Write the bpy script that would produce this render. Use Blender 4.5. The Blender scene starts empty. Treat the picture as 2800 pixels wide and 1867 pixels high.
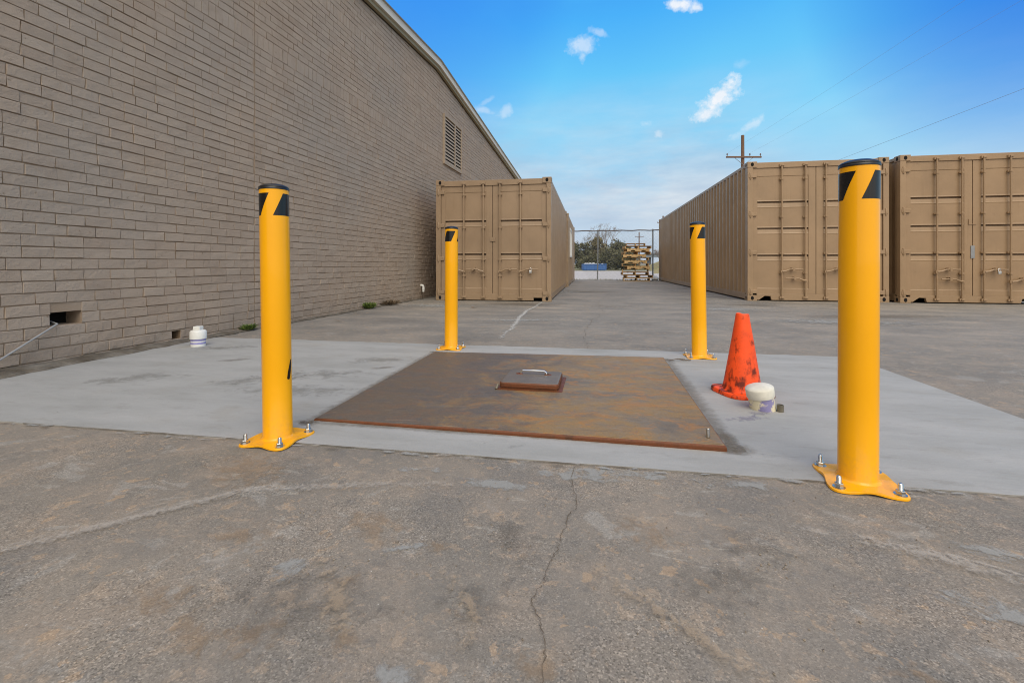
import bpy, math, random
from mathutils import Vector, Matrix
R = math.radians
random.seed(7)
sc = bpy.context.scene
COL = sc.collection

# ---------------------------------------------------------------- helpers
def lin(r, g, b, k=1.0):
    def f(c):
        c /= 255.0
        return (c / 12.92 if c <= 0.04045 else ((c + 0.055) / 1.055) ** 2.4) * k
    return (f(r), f(g), f(b), 1.0)

class MB:
    """collects geometry, builds ONE mesh object"""
    def __init__(s):
        s.v = []; s.f = []; s.m = []; s.sm = []; s.uv = {}; s.c = []
        s.use_c = False; s.cur = 0.5
    def add(s, vs, fs, mat=0, smooth=False, uvs=None):
        o = len(s.v)
        s.v.extend([tuple(p) for p in vs])
        s.c.extend([s.cur] * len(vs))
        for i, f in enumerate(fs):
            if uvs is not None:
                s.uv[len(s.f)] = [uvs[k] for k in f]
            s.f.append(tuple(o + k for k in f)); s.m.append(mat); s.sm.append(smooth)
    def box(s, x0, x1, y0, y1, z0, z1, mat=0):
        vs = [(x0,y0,z0),(x1,y0,z0),(x1,y1,z0),(x0,y1,z0),(x0,y0,z1),(x1,y0,z1),(x1,y1,z1),(x0,y1,z1)]
        s.add(vs, [(0,3,2,1),(4,5,6,7),(0,1,5,4),(1,2,6,5),(2,3,7,6),(3,0,4,7)], mat)
    def obox(s, M, x0, x1, y0, y1, z0, z1, mat=0):
        vs = [(x0,y0,z0),(x1,y0,z0),(x1,y1,z0),(x0,y1,z0),(x0,y0,z1),(x1,y0,z1),(x1,y1,z1),(x0,y1,z1)]
        s.add([M @ Vector(p) for p in vs], [(0,3,2,1),(4,5,6,7),(0,1,5,4),(1,2,6,5),(2,3,7,6),(3,0,4,7)], mat)
    def lathe(s, prof, n=32, mat=0, M=None, smooth=True, cap0=False, cap1=False, a0=0.0):
        M = M or Matrix()
        vs = []
        for r, z in prof:
            for k in range(n):
                a = a0 + 2*math.pi*k/n
                vs.append(M @ Vector((r*math.cos(a), r*math.sin(a), z)))
        fs = []
        for j in range(len(prof)-1):
            for k in range(n):
                k2 = (k+1) % n
                fs.append((j*n+k, j*n+k2, (j+1)*n+k2, (j+1)*n+k))
        if cap0: fs.append(tuple(range(n-1, -1, -1)))
        if cap1: fs.append(tuple((len(prof)-1)*n + k for k in range(n)))
        s.add(vs, fs, mat, smooth)
    def tube(s, pts, r, n=10, mat=0, smooth=True, caps=True):
        pts = [Vector(p) for p in pts]
        rs = r if isinstance(r, (list, tuple)) else [r]*len(pts)
        vs = []; prev = None
        for i, p in enumerate(pts):
            d = (pts[min(i+1, len(pts)-1)] - pts[max(i-1, 0)]).normalized()
            if prev is None:
                up = Vector((0,0,1)) if abs(d.z) < 0.9 else Vector((1,0,0))
                a = d.cross(up).normalized()
            else:
                a = (prev - d * prev.dot(d)).normalized()
            prev = a
            b = d.cross(a)
            for k in range(n):
                t = 2*math.pi*k/n
                vs.append(p + (a*math.cos(t) + b*math.sin(t))*rs[i])
        fs = []
        for j in range(len(pts)-1):
            for k in range(n):
                k2 = (k+1) % n
                fs.append((j*n+k, j*n+k2, (j+1)*n+k2, (j+1)*n+k))
        if caps:
            fs.append(tuple(range(n-1, -1, -1)))
            fs.append(tuple((len(pts)-1)*n + k for k in range(n)))
        s.add(vs, fs, mat, smooth)
    def prism(s, poly, y0, y1, mat=0):
        """polygon in x,z extruded along y"""
        n = len(poly)
        vs = [(x, y0, z) for x, z in poly] + [(x, y1, z) for x, z in poly]
        fs = [tuple(range(n)), tuple(range(2*n-1, n-1, -1))]
        for k in range(n):
            k2 = (k+1) % n
            fs.append((k2, k, n+k, n+k2))
        s.add(vs, fs, mat)
    def build(s, name, mats, parent=None, bevel=0.0, ang=35, loc=None):
        me = bpy.data.meshes.new(name)
        me.from_pydata(s.v, [], s.f)
        if not isinstance(mats, (list, tuple)): mats = [mats]
        for m in mats: me.materials.append(m)
        me.polygons.foreach_set('material_index', s.m)
        me.polygons.foreach_set('use_smooth', s.sm)
        if s.uv:
            ul = me.uv_layers.new(name='UVMap')
            for i, p in enumerate(me.polygons):
                if i in s.uv:
                    for k, li in enumerate(p.loop_indices):
                        ul.data[li].uv = s.uv[i][k]
        if s.use_c:
            at = me.attributes.new('tint', 'FLOAT', 'POINT')
            at.data.foreach_set('value', s.c)
        me.update()
        if any(s.sm) and not all(not q for q in s.sm):
            me.set_sharp_from_angle(angle=R(ang))
        o = bpy.data.objects.new(name, me)
        COL.objects.link(o)
        if loc: o.location = loc
        if parent: o.parent = parent
        if bevel:
            b = o.modifiers.new('bevel', 'BEVEL'); b.width = bevel; b.segments = 2
            b.limit_method = 'ANGLE'; b.angle_limit = R(40)
        return o

def tag(o, label, cat, group=None):
    o['label'] = label; o['category'] = cat
    if group: o['group'] = group
    return o
def thing(name, label, cat, loc=(0,0,0), rz=0.0, group=None):
    o = bpy.data.objects.new(name, None); COL.objects.link(o)
    o.location = loc; o.rotation_euler = (0, 0, rz); o.empty_display_size = 0.1
    return tag(o, label, cat, group)
def struct(o):
    o['kind'] = 'structure'; return o
def copy_tree(o, parent=None):
    c = o.copy(); COL.objects.link(c)
    if parent: c.parent = parent
    for ch in list(o.children):
        copy_tree(ch, c)
    return c

# ---------------------------------------------------------------- node helper
class NT:
    def __init__(s, name):
        s.mat = bpy.data.materials.new(name); s.mat.use_nodes = True
        s.t = s.mat.node_tree; s.n = s.t.nodes; s.l = s.t.links
        s.b = s.n['Principled BSDF']
        s.tc = s.n.new('ShaderNodeTexCoord')
        s.obj = s.tc.outputs['Object']; s.uvo = s.tc.outputs['UV']
    def put(s, sock, v):
        if isinstance(v, bpy.types.NodeSocket): s.l.new(v, sock)
        else: sock.default_value = v
    def mapping(s, vec, scale=(1,1,1), loc=(0,0,0), rot=(0,0,0)):
        m = s.n.new('ShaderNodeMapping'); s.put(m.inputs['Vector'], vec)
        m.inputs['Scale'].default_value = scale; m.inputs['Location'].default_value = loc
        m.inputs['Rotation'].default_value = rot
        return m.outputs[0]
    def noise(s, scale, detail=4, rough=0.55, vec=None, dist=0.0, off=0.0):
        n = s.n.new('ShaderNodeTexNoise')
        v = vec or s.obj
        if off: v = s.mapping(v, loc=(off, off*1.7, off*0.6))
        s.l.new(v, n.inputs['Vector'])
        n.inputs['Scale'].default_value = scale; n.inputs['Detail'].default_value = detail
        n.inputs['Roughness'].default_value = rough; n.inputs['Distortion'].default_value = dist
        return n.outputs['Fac']
    def vor(s, scale, out='Distance', vec=None, rand=1.0):
        n = s.n.new('ShaderNodeTexVoronoi'); s.l.new(vec or s.obj, n.inputs['Vector'])
        n.inputs['Scale'].default_value = scale; n.inputs['Randomness'].default_value = rand
        return n.outputs[out]
    def ramp(s, fac, stops, interp='LINEAR'):
        r = s.n.new('ShaderNodeValToRGB'); s.put(r.inputs[0], fac)
        cr = r.color_ramp; cr.interpolation = interp
        while len(cr.elements) < len(stops): cr.elements.new(0.5)
        for e, (p, c) in zip(cr.elements, stops):
            e.position = p
            e.color = c if isinstance(c, tuple) else (c, c, c, 1)
        return r.outputs[0]
    def step(s, fac, a, b):
        if a > b: return s.ramp(fac, [(b, 1.0), (a, 0.0)])
        return s.ramp(fac, [(a, 0.0), (b, 1.0)])
    def mix(s, fac, a, b, mode='MIX'):
        m = s.n.new('ShaderNodeMix'); m.data_type = 'RGBA'; m.blend_type = mode
        s.put(m.inputs[0], fac); s.put(m.inputs[6], a); s.put(m.inputs[7], b)
        return m.outputs[2]
    def math(s, op, a, b=0.0, clamp=False):
        m = s.n.new('ShaderNodeMath'); m.operation = op; m.use_clamp = clamp
        s.put(m.inputs[0], a); s.put(m.inputs[1], b)
        return m.outputs[0]
    def sep(s, vec):
        m = s.n.new('ShaderNodeSeparateXYZ'); s.l.new(vec, m.inputs[0]); return m.outputs
    def bump(s, h, strength=0.3, dist=0.01, prev=None):
        b = s.n.new('ShaderNodeBump'); s.put(b.inputs['Height'], h)
        b.inputs['Strength'].default_value = strength; b.inputs['Distance'].default_value = dist
        if prev is not None: s.l.new(prev, b.inputs['Normal'])
        return b.outputs[0]
    def attr(s, name):
        a = s.n.new('ShaderNodeAttribute'); a.attribute_name = name
        return a.outputs['Fac']
    def objrand(s):
        a = s.n.new('ShaderNodeObjectInfo'); return a.outputs['Random']
    def done(s, color, rough=0.7, metal=0.0, normal=None, spec=0.5, alpha=None, coat=0.0):
        b = s.b
        s.put(b.inputs['Base Color'], color); s.put(b.inputs['Roughness'], rough)
        s.put(b.inputs['Metallic'], metal)
        b.inputs['Specular IOR Level'].default_value = spec
        if coat: b.inputs['Coat Weight'].default_value = coat; b.inputs['Coat Roughness'].default_value = 0.05
        if normal is not None: s.l.new(normal, b.inputs['Normal'])
        if alpha is not None: s.put(b.inputs['Alpha'], alpha)
        return s.mat

# ---------------------------------------------------------------- materials
def mat_yard():
    t = NT('aged_concrete')
    big = t.noise(0.9, 6, 0.6); mid = t.noise(4.2, 8, 0.66, dist=0.35); small = t.noise(16, 7, 0.65)
    col = t.ramp(big, [(0.30, lin(118,114,107)), (0.50, lin(134,126,116)), (0.72, lin(146,136,123))])
    col = t.mix(t.math('MULTIPLY', t.step(mid, 0.48, 0.62), 0.5), col, lin(153,139,124))
    tan2 = t.noise(13, 7, 0.72, dist=0.3, off=3.1)
    col = t.mix(t.math('MULTIPLY', t.step(tan2, 0.575, 0.605), 0.5), col, lin(164,146,126))
    tan3 = t.noise(34, 6, 0.72, dist=0.2, off=7.3)
    col = t.mix(t.math('MULTIPLY', t.step(tan3, 0.585, 0.615), 0.4), col, lin(172,152,132))
    drk2 = t.noise(24, 6, 0.7, off=15.3)
    col = t.mix(t.math('MULTIPLY', t.step(drk2, 0.58, 0.64), 0.35), col, lin(104,101,98))
    gry = t.noise(5.5, 7, 0.62, dist=0.8, off=11.7)
    col = t.mix(t.math('MULTIPLY', t.step(gry, 0.585, 0.64), 0.42), col, lin(160,156,149))
    drk = t.noise(2.1, 7, 0.62, off=23.0)
    col = t.mix(t.math('MULTIPLY', t.step(drk, 0.53, 0.66), 0.45), col, lin(110,108,105))
    # farther yard is greyer
    y = t.sep(t.obj)[1]
    far = t.math('MULTIPLY', t.step(t.math('MULTIPLY', y, 0.1), 0.28, 0.55), 0.55)
    farc = t.ramp(t.noise(1.6, 8, 0.68, vec=t.mapping(t.obj, scale=(0.75, 1.5, 1)), off=5.5), [(0.3, lin(98,97,95)), (0.5, lin(130,127,122)), (0.68, lin(166,155,142))])
    col = t.mix(far, col, farc)
    # crisp tan flakes and pale scuffs of the worn near slab
    near = t.step(y, 1.9, 1.5)
    fl = t.noise(17, 4, 0.6, dist=0.25, off=51.0); fr_ = t.noise(3.0, 4, 0.6, off=61.0)
    flm = t.math('MULTIPLY', t.step(fl, 0.615, 0.635), t.step(fr_, 0.42, 0.55))
    col = t.mix(t.math('MULTIPLY', t.math('MULTIPLY', flm, near), 0.62), col, lin(170,146,120))
    sc_ = t.noise(11, 7, 0.75, vec=t.mapping(t.obj, rot=(0,0,R(30)), scale=(0.6, 1.6, 1)), off=71.0)
    col = t.mix(t.math('MULTIPLY', t.math('MULTIPLY', t.step(sc_, 0.60, 0.66), near), 0.4), col, lin(172,166,156))
    # aggregate speckle
    v = t.vor(290, 'Color')
    vs = t.sep(v)[0]
    agg = t.step(t.noise(2.6, 5, 0.6, off=41.0), 0.42, 0.62)
    spk = t.ramp(vs, [(0.0, 0.58), (0.30, 0.94), (0.75, 1.02), (1.0, 1.55)])
    col = t.mix(t.math('ADD', t.math('MULTIPLY', agg, 0.65), 0.35), col, t.mix(1.0, col, spk, 'MULTIPLY'))
    pit = t.vor(48, 'Distance')
    pm = t.math('MULTIPLY', t.step(pit, 0.10, 0.04), t.step(t.noise(7, 3, off=9.0), 0.52, 0.6))
    col = t.mix(t.math('MULTIPLY', pm, 0.7), col, lin(70,66,62))
    wh = t.math('MULTIPLY', t.step(t.vor(33, 'Distance', vec=t.mapping(t.obj, loc=(3,7,0))), 0.075, 0.03), t.step(t.noise(5, 3, off=19.0), 0.5, 0.58))
    col = t.mix(t.math('MULTIPLY', wh, 0.8), col, lin(205,200,192))
    fine = t.ramp(t.noise(420, 3, 0.7), [(0.25, 0.72), (0.75, 1.28)])
    col = t.mix(0.75, col, t.mix(1.0, col, fine, 'MULTIPLY'))
    h = t.math('ADD', t.math('MULTIPLY', t.noise(200, 5, 0.7), 0.5), t.math('MULTIPLY', vs, t.math('MULTIPLY', agg, 0.5)))
    nrm = t.bump(h, 0.4, 0.003)
    nrm = t.bump(t.noise(7, 6, 0.6), 0.35, 0.015, nrm)
    return t.done(col, t.ramp(small, [(0.3, 0.75), (0.7, 0.95)]), normal=nrm, spec=0.25)

def mat_slab():
    t = NT('new_concrete')
    st = t.mapping(t.obj, rot=(0,0,R(24)), scale=(1.0, 3.2, 1))
    a = t.noise(1.5, 7, 0.6, vec=st); b = t.noise(5.5, 8, 0.68, vec=st, off=4.0)
    col = t.ramp(a, [(0.28, lin(149,148,144)), (0.5, lin(161,160,157)), (0.75, lin(171,169,166))])
    col = t.mix(t.math('MULTIPLY', t.step(b, 0.55, 0.70), 0.42), col, lin(134,131,124))
    c = t.noise(2.3, 6, 0.6, off=13.0)
    col = t.mix(t.math('MULTIPLY', t.step(c, 0.56, 0.68), 0.3), col, lin(150,143,130))
    sp = t.math('MULTIPLY', t.step(t.vor(20, 'Distance'), 0.07, 0.025), t.step(t.noise(4, 3, off=2.0), 0.5, 0.58))
    col = t.mix(t.math('MULTIPLY', sp, 0.6), col, lin(96,90,82))
    broom = t.noise(60, 3, 0.6, vec=t.mapping(t.obj, rot=(0,0,R(8)), scale=(0.25, 3.0, 1)))
    col = t.mix(0.5, col, t.mix(1.0, col, t.ramp(broom, [(0.3, 0.93), (0.7, 1.07)]), 'MULTIPLY'))
    col = t.mix(0.5, col, t.mix(1.0, col, t.ramp(t.noise(300, 3, 0.7), [(0.25, 0.82), (0.75, 1.16)]), 'MULTIPLY'))
    n = t.bump(t.math('ADD', broom, t.noise(140, 4, 0.7)), 0.22, 0.004)
    n = t.bump(t.noise(4, 5, 0.5), 0.25, 0.02, n)
    return t.done(col, 0.82, normal=n, spec=0.3)

def mat_decal(name, color, thr=(0.42, 0.56), nscale=14, maxa=1.0, amp=3.4):
    """stain: uv (0..1) square; soft round/long falloff broken by noise"""
    t = NT(name)
    u = t.sep(t.uvo)
    du = t.math('ABSOLUTE', t.math('SUBTRACT', t.math('MULTIPLY', u[0], 2.0), 1.0))
    dv = t.math('ABSOLUTE', t.math('SUBTRACT', t.math('MULTIPLY', u[1], 2.0), 1.0))
    d = t.math('SQRT', t.math('ADD', t.math('MULTIPLY', du, du), t.math('MULTIPLY', dv, dv)))
    n = t.noise(nscale, 7, 0.68, dist=0.4)
    f = t.math('ADD', t.math('SUBTRACT', 1.0, d), t.math('MULTIPLY', t.math('SUBTRACT', n, 0.5), amp))
    a = t.math('MULTIPLY', t.step(f, thr[0], thr[1]), maxa)
    edge = t.step(d, 0.98, 0.80)
    a = t.math('MULTIPLY', a, edge)
    col = t.mix(0.6, color, t.mix(1.0, color, t.ramp(t.noise(260, 4, 0.7), [(0.25, 0.72), (0.75, 1.28)]), 'MULTIPLY'))
    nrm = t.bump(t.noise(170, 4, 0.7), 0.3, 0.003)
    return t.done(col, 0.85, alpha=a, spec=0.2, normal=nrm)

def mat_brick():
    t = NT('painted_brick')
    tint = t.attr('tint')
    col = t.ramp(tint, [(0.0, lin(158,139,122)), (0.5, lin(168,150,133)), (1.0, lin(177,160,143))])
    big = t.noise(0.55, 5, 0.6); md = t.noise(3.0, 7, 0.65)
    col = t.mix(t.math('MULTIPLY', t.step(big, 0.45, 0.68), 0.4), col, lin(152,146,139))
    col = t.mix(t.math('MULTIPLY', t.step(md, 0.54, 0.72), 0.35), col, lin(140,121,103))
    ch = t.noise(22, 6, 0.7, off=8.0)
    col = t.mix(t.math('MULTIPLY', t.step(ch, 0.63, 0.68), 0.55), col, lin(112,92,70))
    wt = t.noise(9, 6, 0.7, off=31.0)
    col = t.mix(t.math('MULTIPLY', t.step(wt, 0.66, 0.74), 0.4), col, lin(176,168,158))
    col = t.mix(0.5, col, t.mix(1.0, col, t.ramp(t.noise(160, 3, 0.7), [(0.25, 0.84), (0.75, 1.14)]), 'MULTIPLY'))
    z = t.sep(t.obj)[2]
    low = t.math('MULTIPLY', t.step(z, 0.30, 0.0), t.step(t.noise(5, 5, 0.6, off=3.0), 0.40, 0.62))
    col = t.mix(t.math('MULTIPLY', low, 0.5), col, lin(128,116,104))
    n = t.bump(t.noise(60, 6, 0.72), 0.7, 0.008)
    n = t.bump(t.noise(16, 5, 0.65), 0.6, 0.016, n)
    return t.done(col, 0.78, normal=n, spec=0.25)

def mat_mortar():
    t = NT('painted_mortar')
    col = t.ramp(t.noise(2.2, 7, 0.65), [(0.3, lin(130,107,84)), (0.5, lin(156,136,116)), (0.72, lin(168,151,134))])
    n = t.bump(t.noise(90, 5, 0.7), 0.7, 0.008)
    return t.done(col, 0.9, normal=n, spec=0.15)

def mat_simple(name, c, rough=0.6, metal=0.0, vary=0.12, scale=8, bump=0.0, bscale=60, spec=0.4, coat=0.0):
    t = NT(name)
    f = t.ramp(t.noise(scale, 6, 0.62), [(0.25, 1.0 - vary), (0.75, 1.0 + vary)])
    col = t.mix(1.0, c, f, 'MULTIPLY')
    n = t.bump(t.noise(bscale, 5, 0.65), bump, 0.005) if bump else None
    return t.done(col, rough, metal, n, spec, coat=coat)

def mat_container(name, base, off):
    t = NT(name)
    a = t.noise(1.3, 6, 0.6, off=off); b = t.noise(9, 7, 0.68, off=off+2)
    d = [lin(*base, k) for k in (0.86, 1.0, 1.10)]
    col = t.ramp(a, [(0.3, d[0]), (0.52, d[1]), (0.75, d[2])])
    col = t.mix(t.math('MULTIPLY', t.step(b, 0.62, 0.72), 0.25), col, lin(120,94,66))
    # faint run marks and dust near the foot
    run = t.noise(7, 5, 0.6, vec=t.mapping(t.obj, scale=(2.5, 2.5, 0.18)), off=off)
    col = t.mix(t.math('MULTIPLY', t.step(run, 0.56, 0.72), 0.22), col, lin(126,102,74))
    z = t.sep(t.obj)[2]
    col = t.mix(t.math('MULTIPLY', t.step(z, 0.5, 0.0), 0.30), col, lin(150,127,99))
    rs = t.math('MULTIPLY', t.step(t.noise(22, 6, 0.7, off=off+7), 0.67, 0.73), 0.55)
    col = t.mix(rs, col, lin(98,62,38))
    n = t.bump(t.noise(3.2, 3, 0.5, off=off), 0.22, 0.03)
    n = t.bump(t.noise(70, 4, 0.6), 0.10, 0.003, n)
    return t.done(col, t.ramp(t.noise(5, 5, off=off), [(0.3, 0.34), (0.7, 0.5)]), normal=n, spec=0.5)

def mat_rust(name, edge=False):
    t = NT(name)
    warp = t.mapping(t.obj, rot=(0,0,R(18)), scale=(1.0, 1.7, 1))
    a = t.noise(2.0, 9, 0.68, vec=warp, dist=0.6); b = t.noise(5.5, 9, 0.72, vec=warp, dist=0.8, off=6.0)
    c = t.noise(12, 8, 0.72, dist=0.7, off=17.0)
    if edge:
        col = t.ramp(b, [(0.3, lin(70,50,36)), (0.5, lin(110,62,34)), (0.7, lin(92,62,42))])
    else:
        col = t.ramp(a, [(0.30, lin(104,93,80)), (0.44, lin(128,109,84)), (0.56, lin(146,115,68)), (0.70, lin(118,107,94))])
        col = t.mix(t.math('MULTIPLY', t.step(b, 0.52, 0.58), 0.62), col, lin(166,114,50))
        col = t.mix(t.math('MULTIPLY', t.step(c, 0.54, 0.64), 0.5), col, lin(114,110,108))
        x = t.sep(t.obj)[0]
        lf = t.math('MULTIPLY', t.step(t.math('ADD', t.math('MULTIPLY', x, -0.5), t.math('MULTIPLY', t.noise(4.5, 8, 0.72, off=3.0, dist=0.6), 1.3)), 0.72, 1.15), 0.75)
        col = t.mix(lf, col, lin(88,82,78))
        # long scratches
        scv = t.noise(26, 4, 0.6, vec=t.mapping(t.obj, rot=(0,0,R(38)), scale=(0.22, 3.6, 1)))
        col = t.mix(t.math('MULTIPLY', t.step(scv, 0.64, 0.70), 0.35), col, lin(176,160,140))
        scd = t.noise(20, 4, 0.6, vec=t.mapping(t.obj, rot=(0,0,R(-30)), scale=(0.25, 3.2, 1)), off=9.0)
        col = t.mix(t.math('MULTIPLY', t.step(scd, 0.60, 0.70), 0.35), col, lin(70,58,52))
    col = t.mix(0.6, col, t.mix(1.0, col, t.ramp(t.noise(120, 4, 0.7), [(0.25, 0.72), (0.75, 1.28)]), 'MULTIPLY'))
    n = t.bump(t.noise(90, 5, 0.7), 0.35, 0.003)
    return t.done(col, t.ramp(c, [(0.35, 0.44), (0.65, 0.68)]), 0.0, n, 0.4)

def mat_yellow():
    t = NT('yellow_powder_coat')
    col = t.mix(1.0, lin(250,176,0), t.ramp(t.noise(3, 4, 0.5), [(0.3, 0.96), (0.7, 1.03)]), 'MULTIPLY')
    z = t.sep(t.obj)[2]
    col = t.mix(t.math('MULTIPLY', t.step(z, 0.16, 0.0), t.math('MULTIPLY', t.step(t.noise(40, 5, 0.7), 0.42, 0.62), 0.35)), col, lin(196,140,70))
    n = t.bump(t.noise(220, 3, 0.6), 0.05, 0.001)
    n = t.bump(t.noise(5, 2, 0.5), 0.06, 0.01, n)
    return t.done(col, 0.30, normal=n, spec=0.36, coat=0.22)

def mat_cone():
    t = NT('scuffed_orange_vinyl')
    col = t.mix(1.0, lin(255,88,34), t.ramp(t.noise(9, 5, 0.6), [(0.3, 0.85), (0.7, 1.1)]), 'MULTIPLY')
    z = t.sep(t.obj)[2]
    d = t.noise(20, 5, 0.62, vec=t.mapping(t.obj, scale=(1, 1, 0.55)))
    dz = t.math('ADD', d, t.math('MULTIPLY', t.step(z, 0.40, 0.0), 0.13))
    col = t.mix(t.math('MULTIPLY', t.step(dz, 0.60, 0.72), 0.85), col, lin(46,26,20))
    col = t.mix(t.math('MULTIPLY', t.step(t.noise(11, 6, 0.7, off=5.0), 0.52, 0.68), 0.35), col, lin(150,60,40))
    return t.done(col, 0.5, normal=t.bump(t.noise(30, 4, 0.5), 0.12, 0.004), spec=0.35)

def mat_leaf(name, c0, c1, c2):
    t = NT(name)
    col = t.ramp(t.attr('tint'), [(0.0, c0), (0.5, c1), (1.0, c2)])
    t.b.inputs['Subsurface Weight'].default_value = 0.0
    return t.done(col, 0.75, spec=0.2)

def mat_pvc_primer():
    t = NT('pvc_with_primer')
    n = t.noise(13, 5, 0.6, off=2.2)
    z = t.sep(t.obj)[2]
    m = t.math('MULTIPLY', t.step(n, 0.49, 0.53), t.step(z, 0.125, 0.12))
    col = t.mix(m, lin(226,216,186), lin(142,136,178))
    col = t.mix(t.math('MULTIPLY', t.step(t.noise(40, 6, 0.7), 0.60, 0.68), 0.5), col, lin(150,138,112))
    return t.done(col, 0.5, spec=0.4)

def mat_grass(name, c0, c1, c2, s=0.35):
    t = NT(name)
    col = t.ramp(t.noise(s, 8, 0.68), [(0.32, c0), (0.5, c1), (0.68, c2)])
    col = t.mix(0.6, col, t.mix(1.0, col, t.ramp(t.noise(6, 6, 0.75), [(0.25, 0.6), (0.75, 1.4)]), 'MULTIPLY'))
    return t.done(col, 0.95, spec=0.1, normal=t.bump(t.noise(4, 5, 0.7), 0.6, 0.1))

def mat_wood():
    t = NT('weathered_pallet_wood')
    r = t.objrand()
    g = t.noise(5, 6, 0.65, vec=t.mapping(t.obj, scale=(1, 9, 9)))
    col = t.ramp(r, [(0.0, lin(140,110,76)), (0.35, lin(196,158,108)), (0.7, lin(214,182,134)), (1.0, lin(166,132,94))])
    col = t.mix(1.0, col, t.ramp(g, [(0.3, 0.7), (0.7, 1.2)]), 'MULTIPLY')
    return t.done(col, 0.8, spec=0.2)

M = {}
M['yard'] = mat_yard(); M['slab'] = mat_slab()
M['st_grey'] = mat_decal('grey_mortar_stain', lin(164,163,159), (0.34, 0.80), 15, 0.7)
M['st_tan'] = mat_decal('tan_stain', lin(166,142,116), (0.45, 0.9), 26, 0.35)
M['st_white'] = mat_decal('worn_white_paint', lin(200,198,193), (0.28, 0.85), 30, 0.75)
M['st_chalk'] = mat_decal('chalky_streak', lin(188,180,170), (0.30, 1.5), 70, 0.5, 3.0)
M['st_dark'] = mat_decal('dark_stain', lin(78,76,74), (0.4, 1.3), 16, 0.18)
M['st_dirt_shade'] = mat_decal('brown_dirt_and_shade', lin(112,101,86), (0.10, 1.2), 24, 0.42, 1.5)  # brown dirt; also paints the shaded channel beside the steel plate
M['st_soft'] = mat_decal('soft_grey_stain', lin(140,137,130), (0.35, 1.6), 9, 0.35)
M['st_sand'] = mat_decal('sand_streak', lin(178,158,134), (0.45, 1.1), 40, 0.5)
M['st_purple'] = mat_decal('primer_drip', lin(140,136,158), (0.45, 0.9), 24, 0.4)
M['crack'] = mat_simple('crack_dirt', lin(98,86,72), 0.95, vary=0.3, scale=14)
M['brick'] = mat_brick(); M['mortar'] = mat_mortar()
M['dark'] = mat_simple('dark_void', lin(20,18,16), 0.95)
M['trim'] = mat_simple('cream_trim', lin(214,208,196), 0.55, vary=0.05, scale=3)
M['trim_olive'] = mat_simple('olive_trim', lin(150,140,112), 0.6, vary=0.1, scale=4)
M['vent'] = mat_simple('vent_paint', lin(164,147,127), 0.7, vary=0.12)
M['roof'] = mat_simple('roof_metal', lin(190,188,182), 0.5, vary=0.06)
M['tan1'] = mat_container('tan_paint_first', (154,130,104), 0.0)
M['tan2'] = mat_container('tan_paint_second', (157,130,100), 4.0)
M['tan3'] = mat_container('tan_paint_third', (156,128,97), 9.0)
M['tan4'] = mat_container('tan_paint_fourth', (155,133,108), 15.0)
M['steel'] = mat_simple('zinc_steel', lin(200,200,198), 0.28, 1.0, vary=0.15, scale=60)
M['chrome'] = mat_simple('chrome', lin(230,230,230), 0.12, 1.0, vary=0.03)
M['galv'] = mat_simple('galvanised', lin(150,152,154), 0.5, 0.7, vary=0.12)
M['rail'] = mat_simple('rusty_rail', lin(96,88,84), 0.7, 0.3, vary=0.2)
M['yellow'] = mat_yellow()
M['black'] = mat_simple('black_plastic', lin(26,26,28), 0.35, vary=0.1, spec=0.5)
M['tape'] = mat_simple('black_tape', lin(18,18,19), 0.22, vary=0.08, spec=0.5)
M['rust'] = mat_rust('rusty_plate'); M['rust_edge'] = mat_rust('rust_edge', True)
M['lid'] = mat_simple('lid_steel', lin(110,99,88), 0.5, vary=0.2, scale=14, bump=0.3, bscale=90)
M['cone'] = mat_cone()
M['pvc'] = mat_simple('white_pvc', lin(226,225,219), 0.4, vary=0.05, scale=10)
M['pvc_old'] = mat_simple('weathered_pvc', lin(220,216,202), 0.5, vary=0.16, scale=22)
M['primer'] = mat_simple('purple_primer', lin(150,146,196), 0.5, vary=0.2, scale=20)
M['pvc_primer'] = mat_pvc_primer()
M['pipe'] = mat_simple('corroded_pipe', lin(120,114,100), 0.6, 0.4, vary=0.25, scale=30)
M['conduit'] = mat_simple('grey_cable', lin(150,150,150), 0.5, vary=0.12)
M['glass'] = mat_simple('window_glass', lin(150,160,168), 0.08, vary=0.02, spec=0.8)
M['white'] = mat_simple('white_frame', lin(222,222,218), 0.5, vary=0.05)
M['dirt'] = mat_grass('dirt_and_debris', lin(84,76,66), lin(108,101,91), lin(134,128,119), 5.0)
M['grass'] = mat_grass('dry_grass', lin(134,120,76), lin(152,138,84), lin(120,124,66), 0.5)
M['hill'] = mat_grass('bank_grass', lin(148,138,100), lin(166,150,108), lin(128,130,84), 0.2)
M['land'] = mat_grass('flat_land', lin(120,118,88), lin(136,130,100), lin(110,112,80), 0.02)
M['road'] = mat_simple('pale_road', lin(186,178,172), 0.9, vary=0.1, scale=0.8, spec=0.15)
M['blue'] = mat_simple('blue_paint', lin(58,104,168), 0.55, vary=0.15, scale=2)
M['wood'] = mat_wood()
M['pole'] = mat_simple('pole_wood', lin(112,84,66), 0.85, vary=0.2, scale=6)
M['wire'] = mat_simple('wire_grey', lin(140,150,162), 0.6)
M['insul'] = mat_simple('insulator', lin(96,76,66), 0.4)
M['bark'] = mat_simple('bark', lin(104,92,82), 0.9, vary=0.2)
M['twig'] = mat_simple('bare_twig', lin(138,126,120), 0.9, vary=0.15)
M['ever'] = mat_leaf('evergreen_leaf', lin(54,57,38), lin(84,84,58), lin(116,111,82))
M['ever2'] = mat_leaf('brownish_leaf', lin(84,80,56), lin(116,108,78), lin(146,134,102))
M['weed'] = mat_leaf('weed_leaf', lin(60,76,36), lin(88,108,48), lin(124,138,72))
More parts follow.
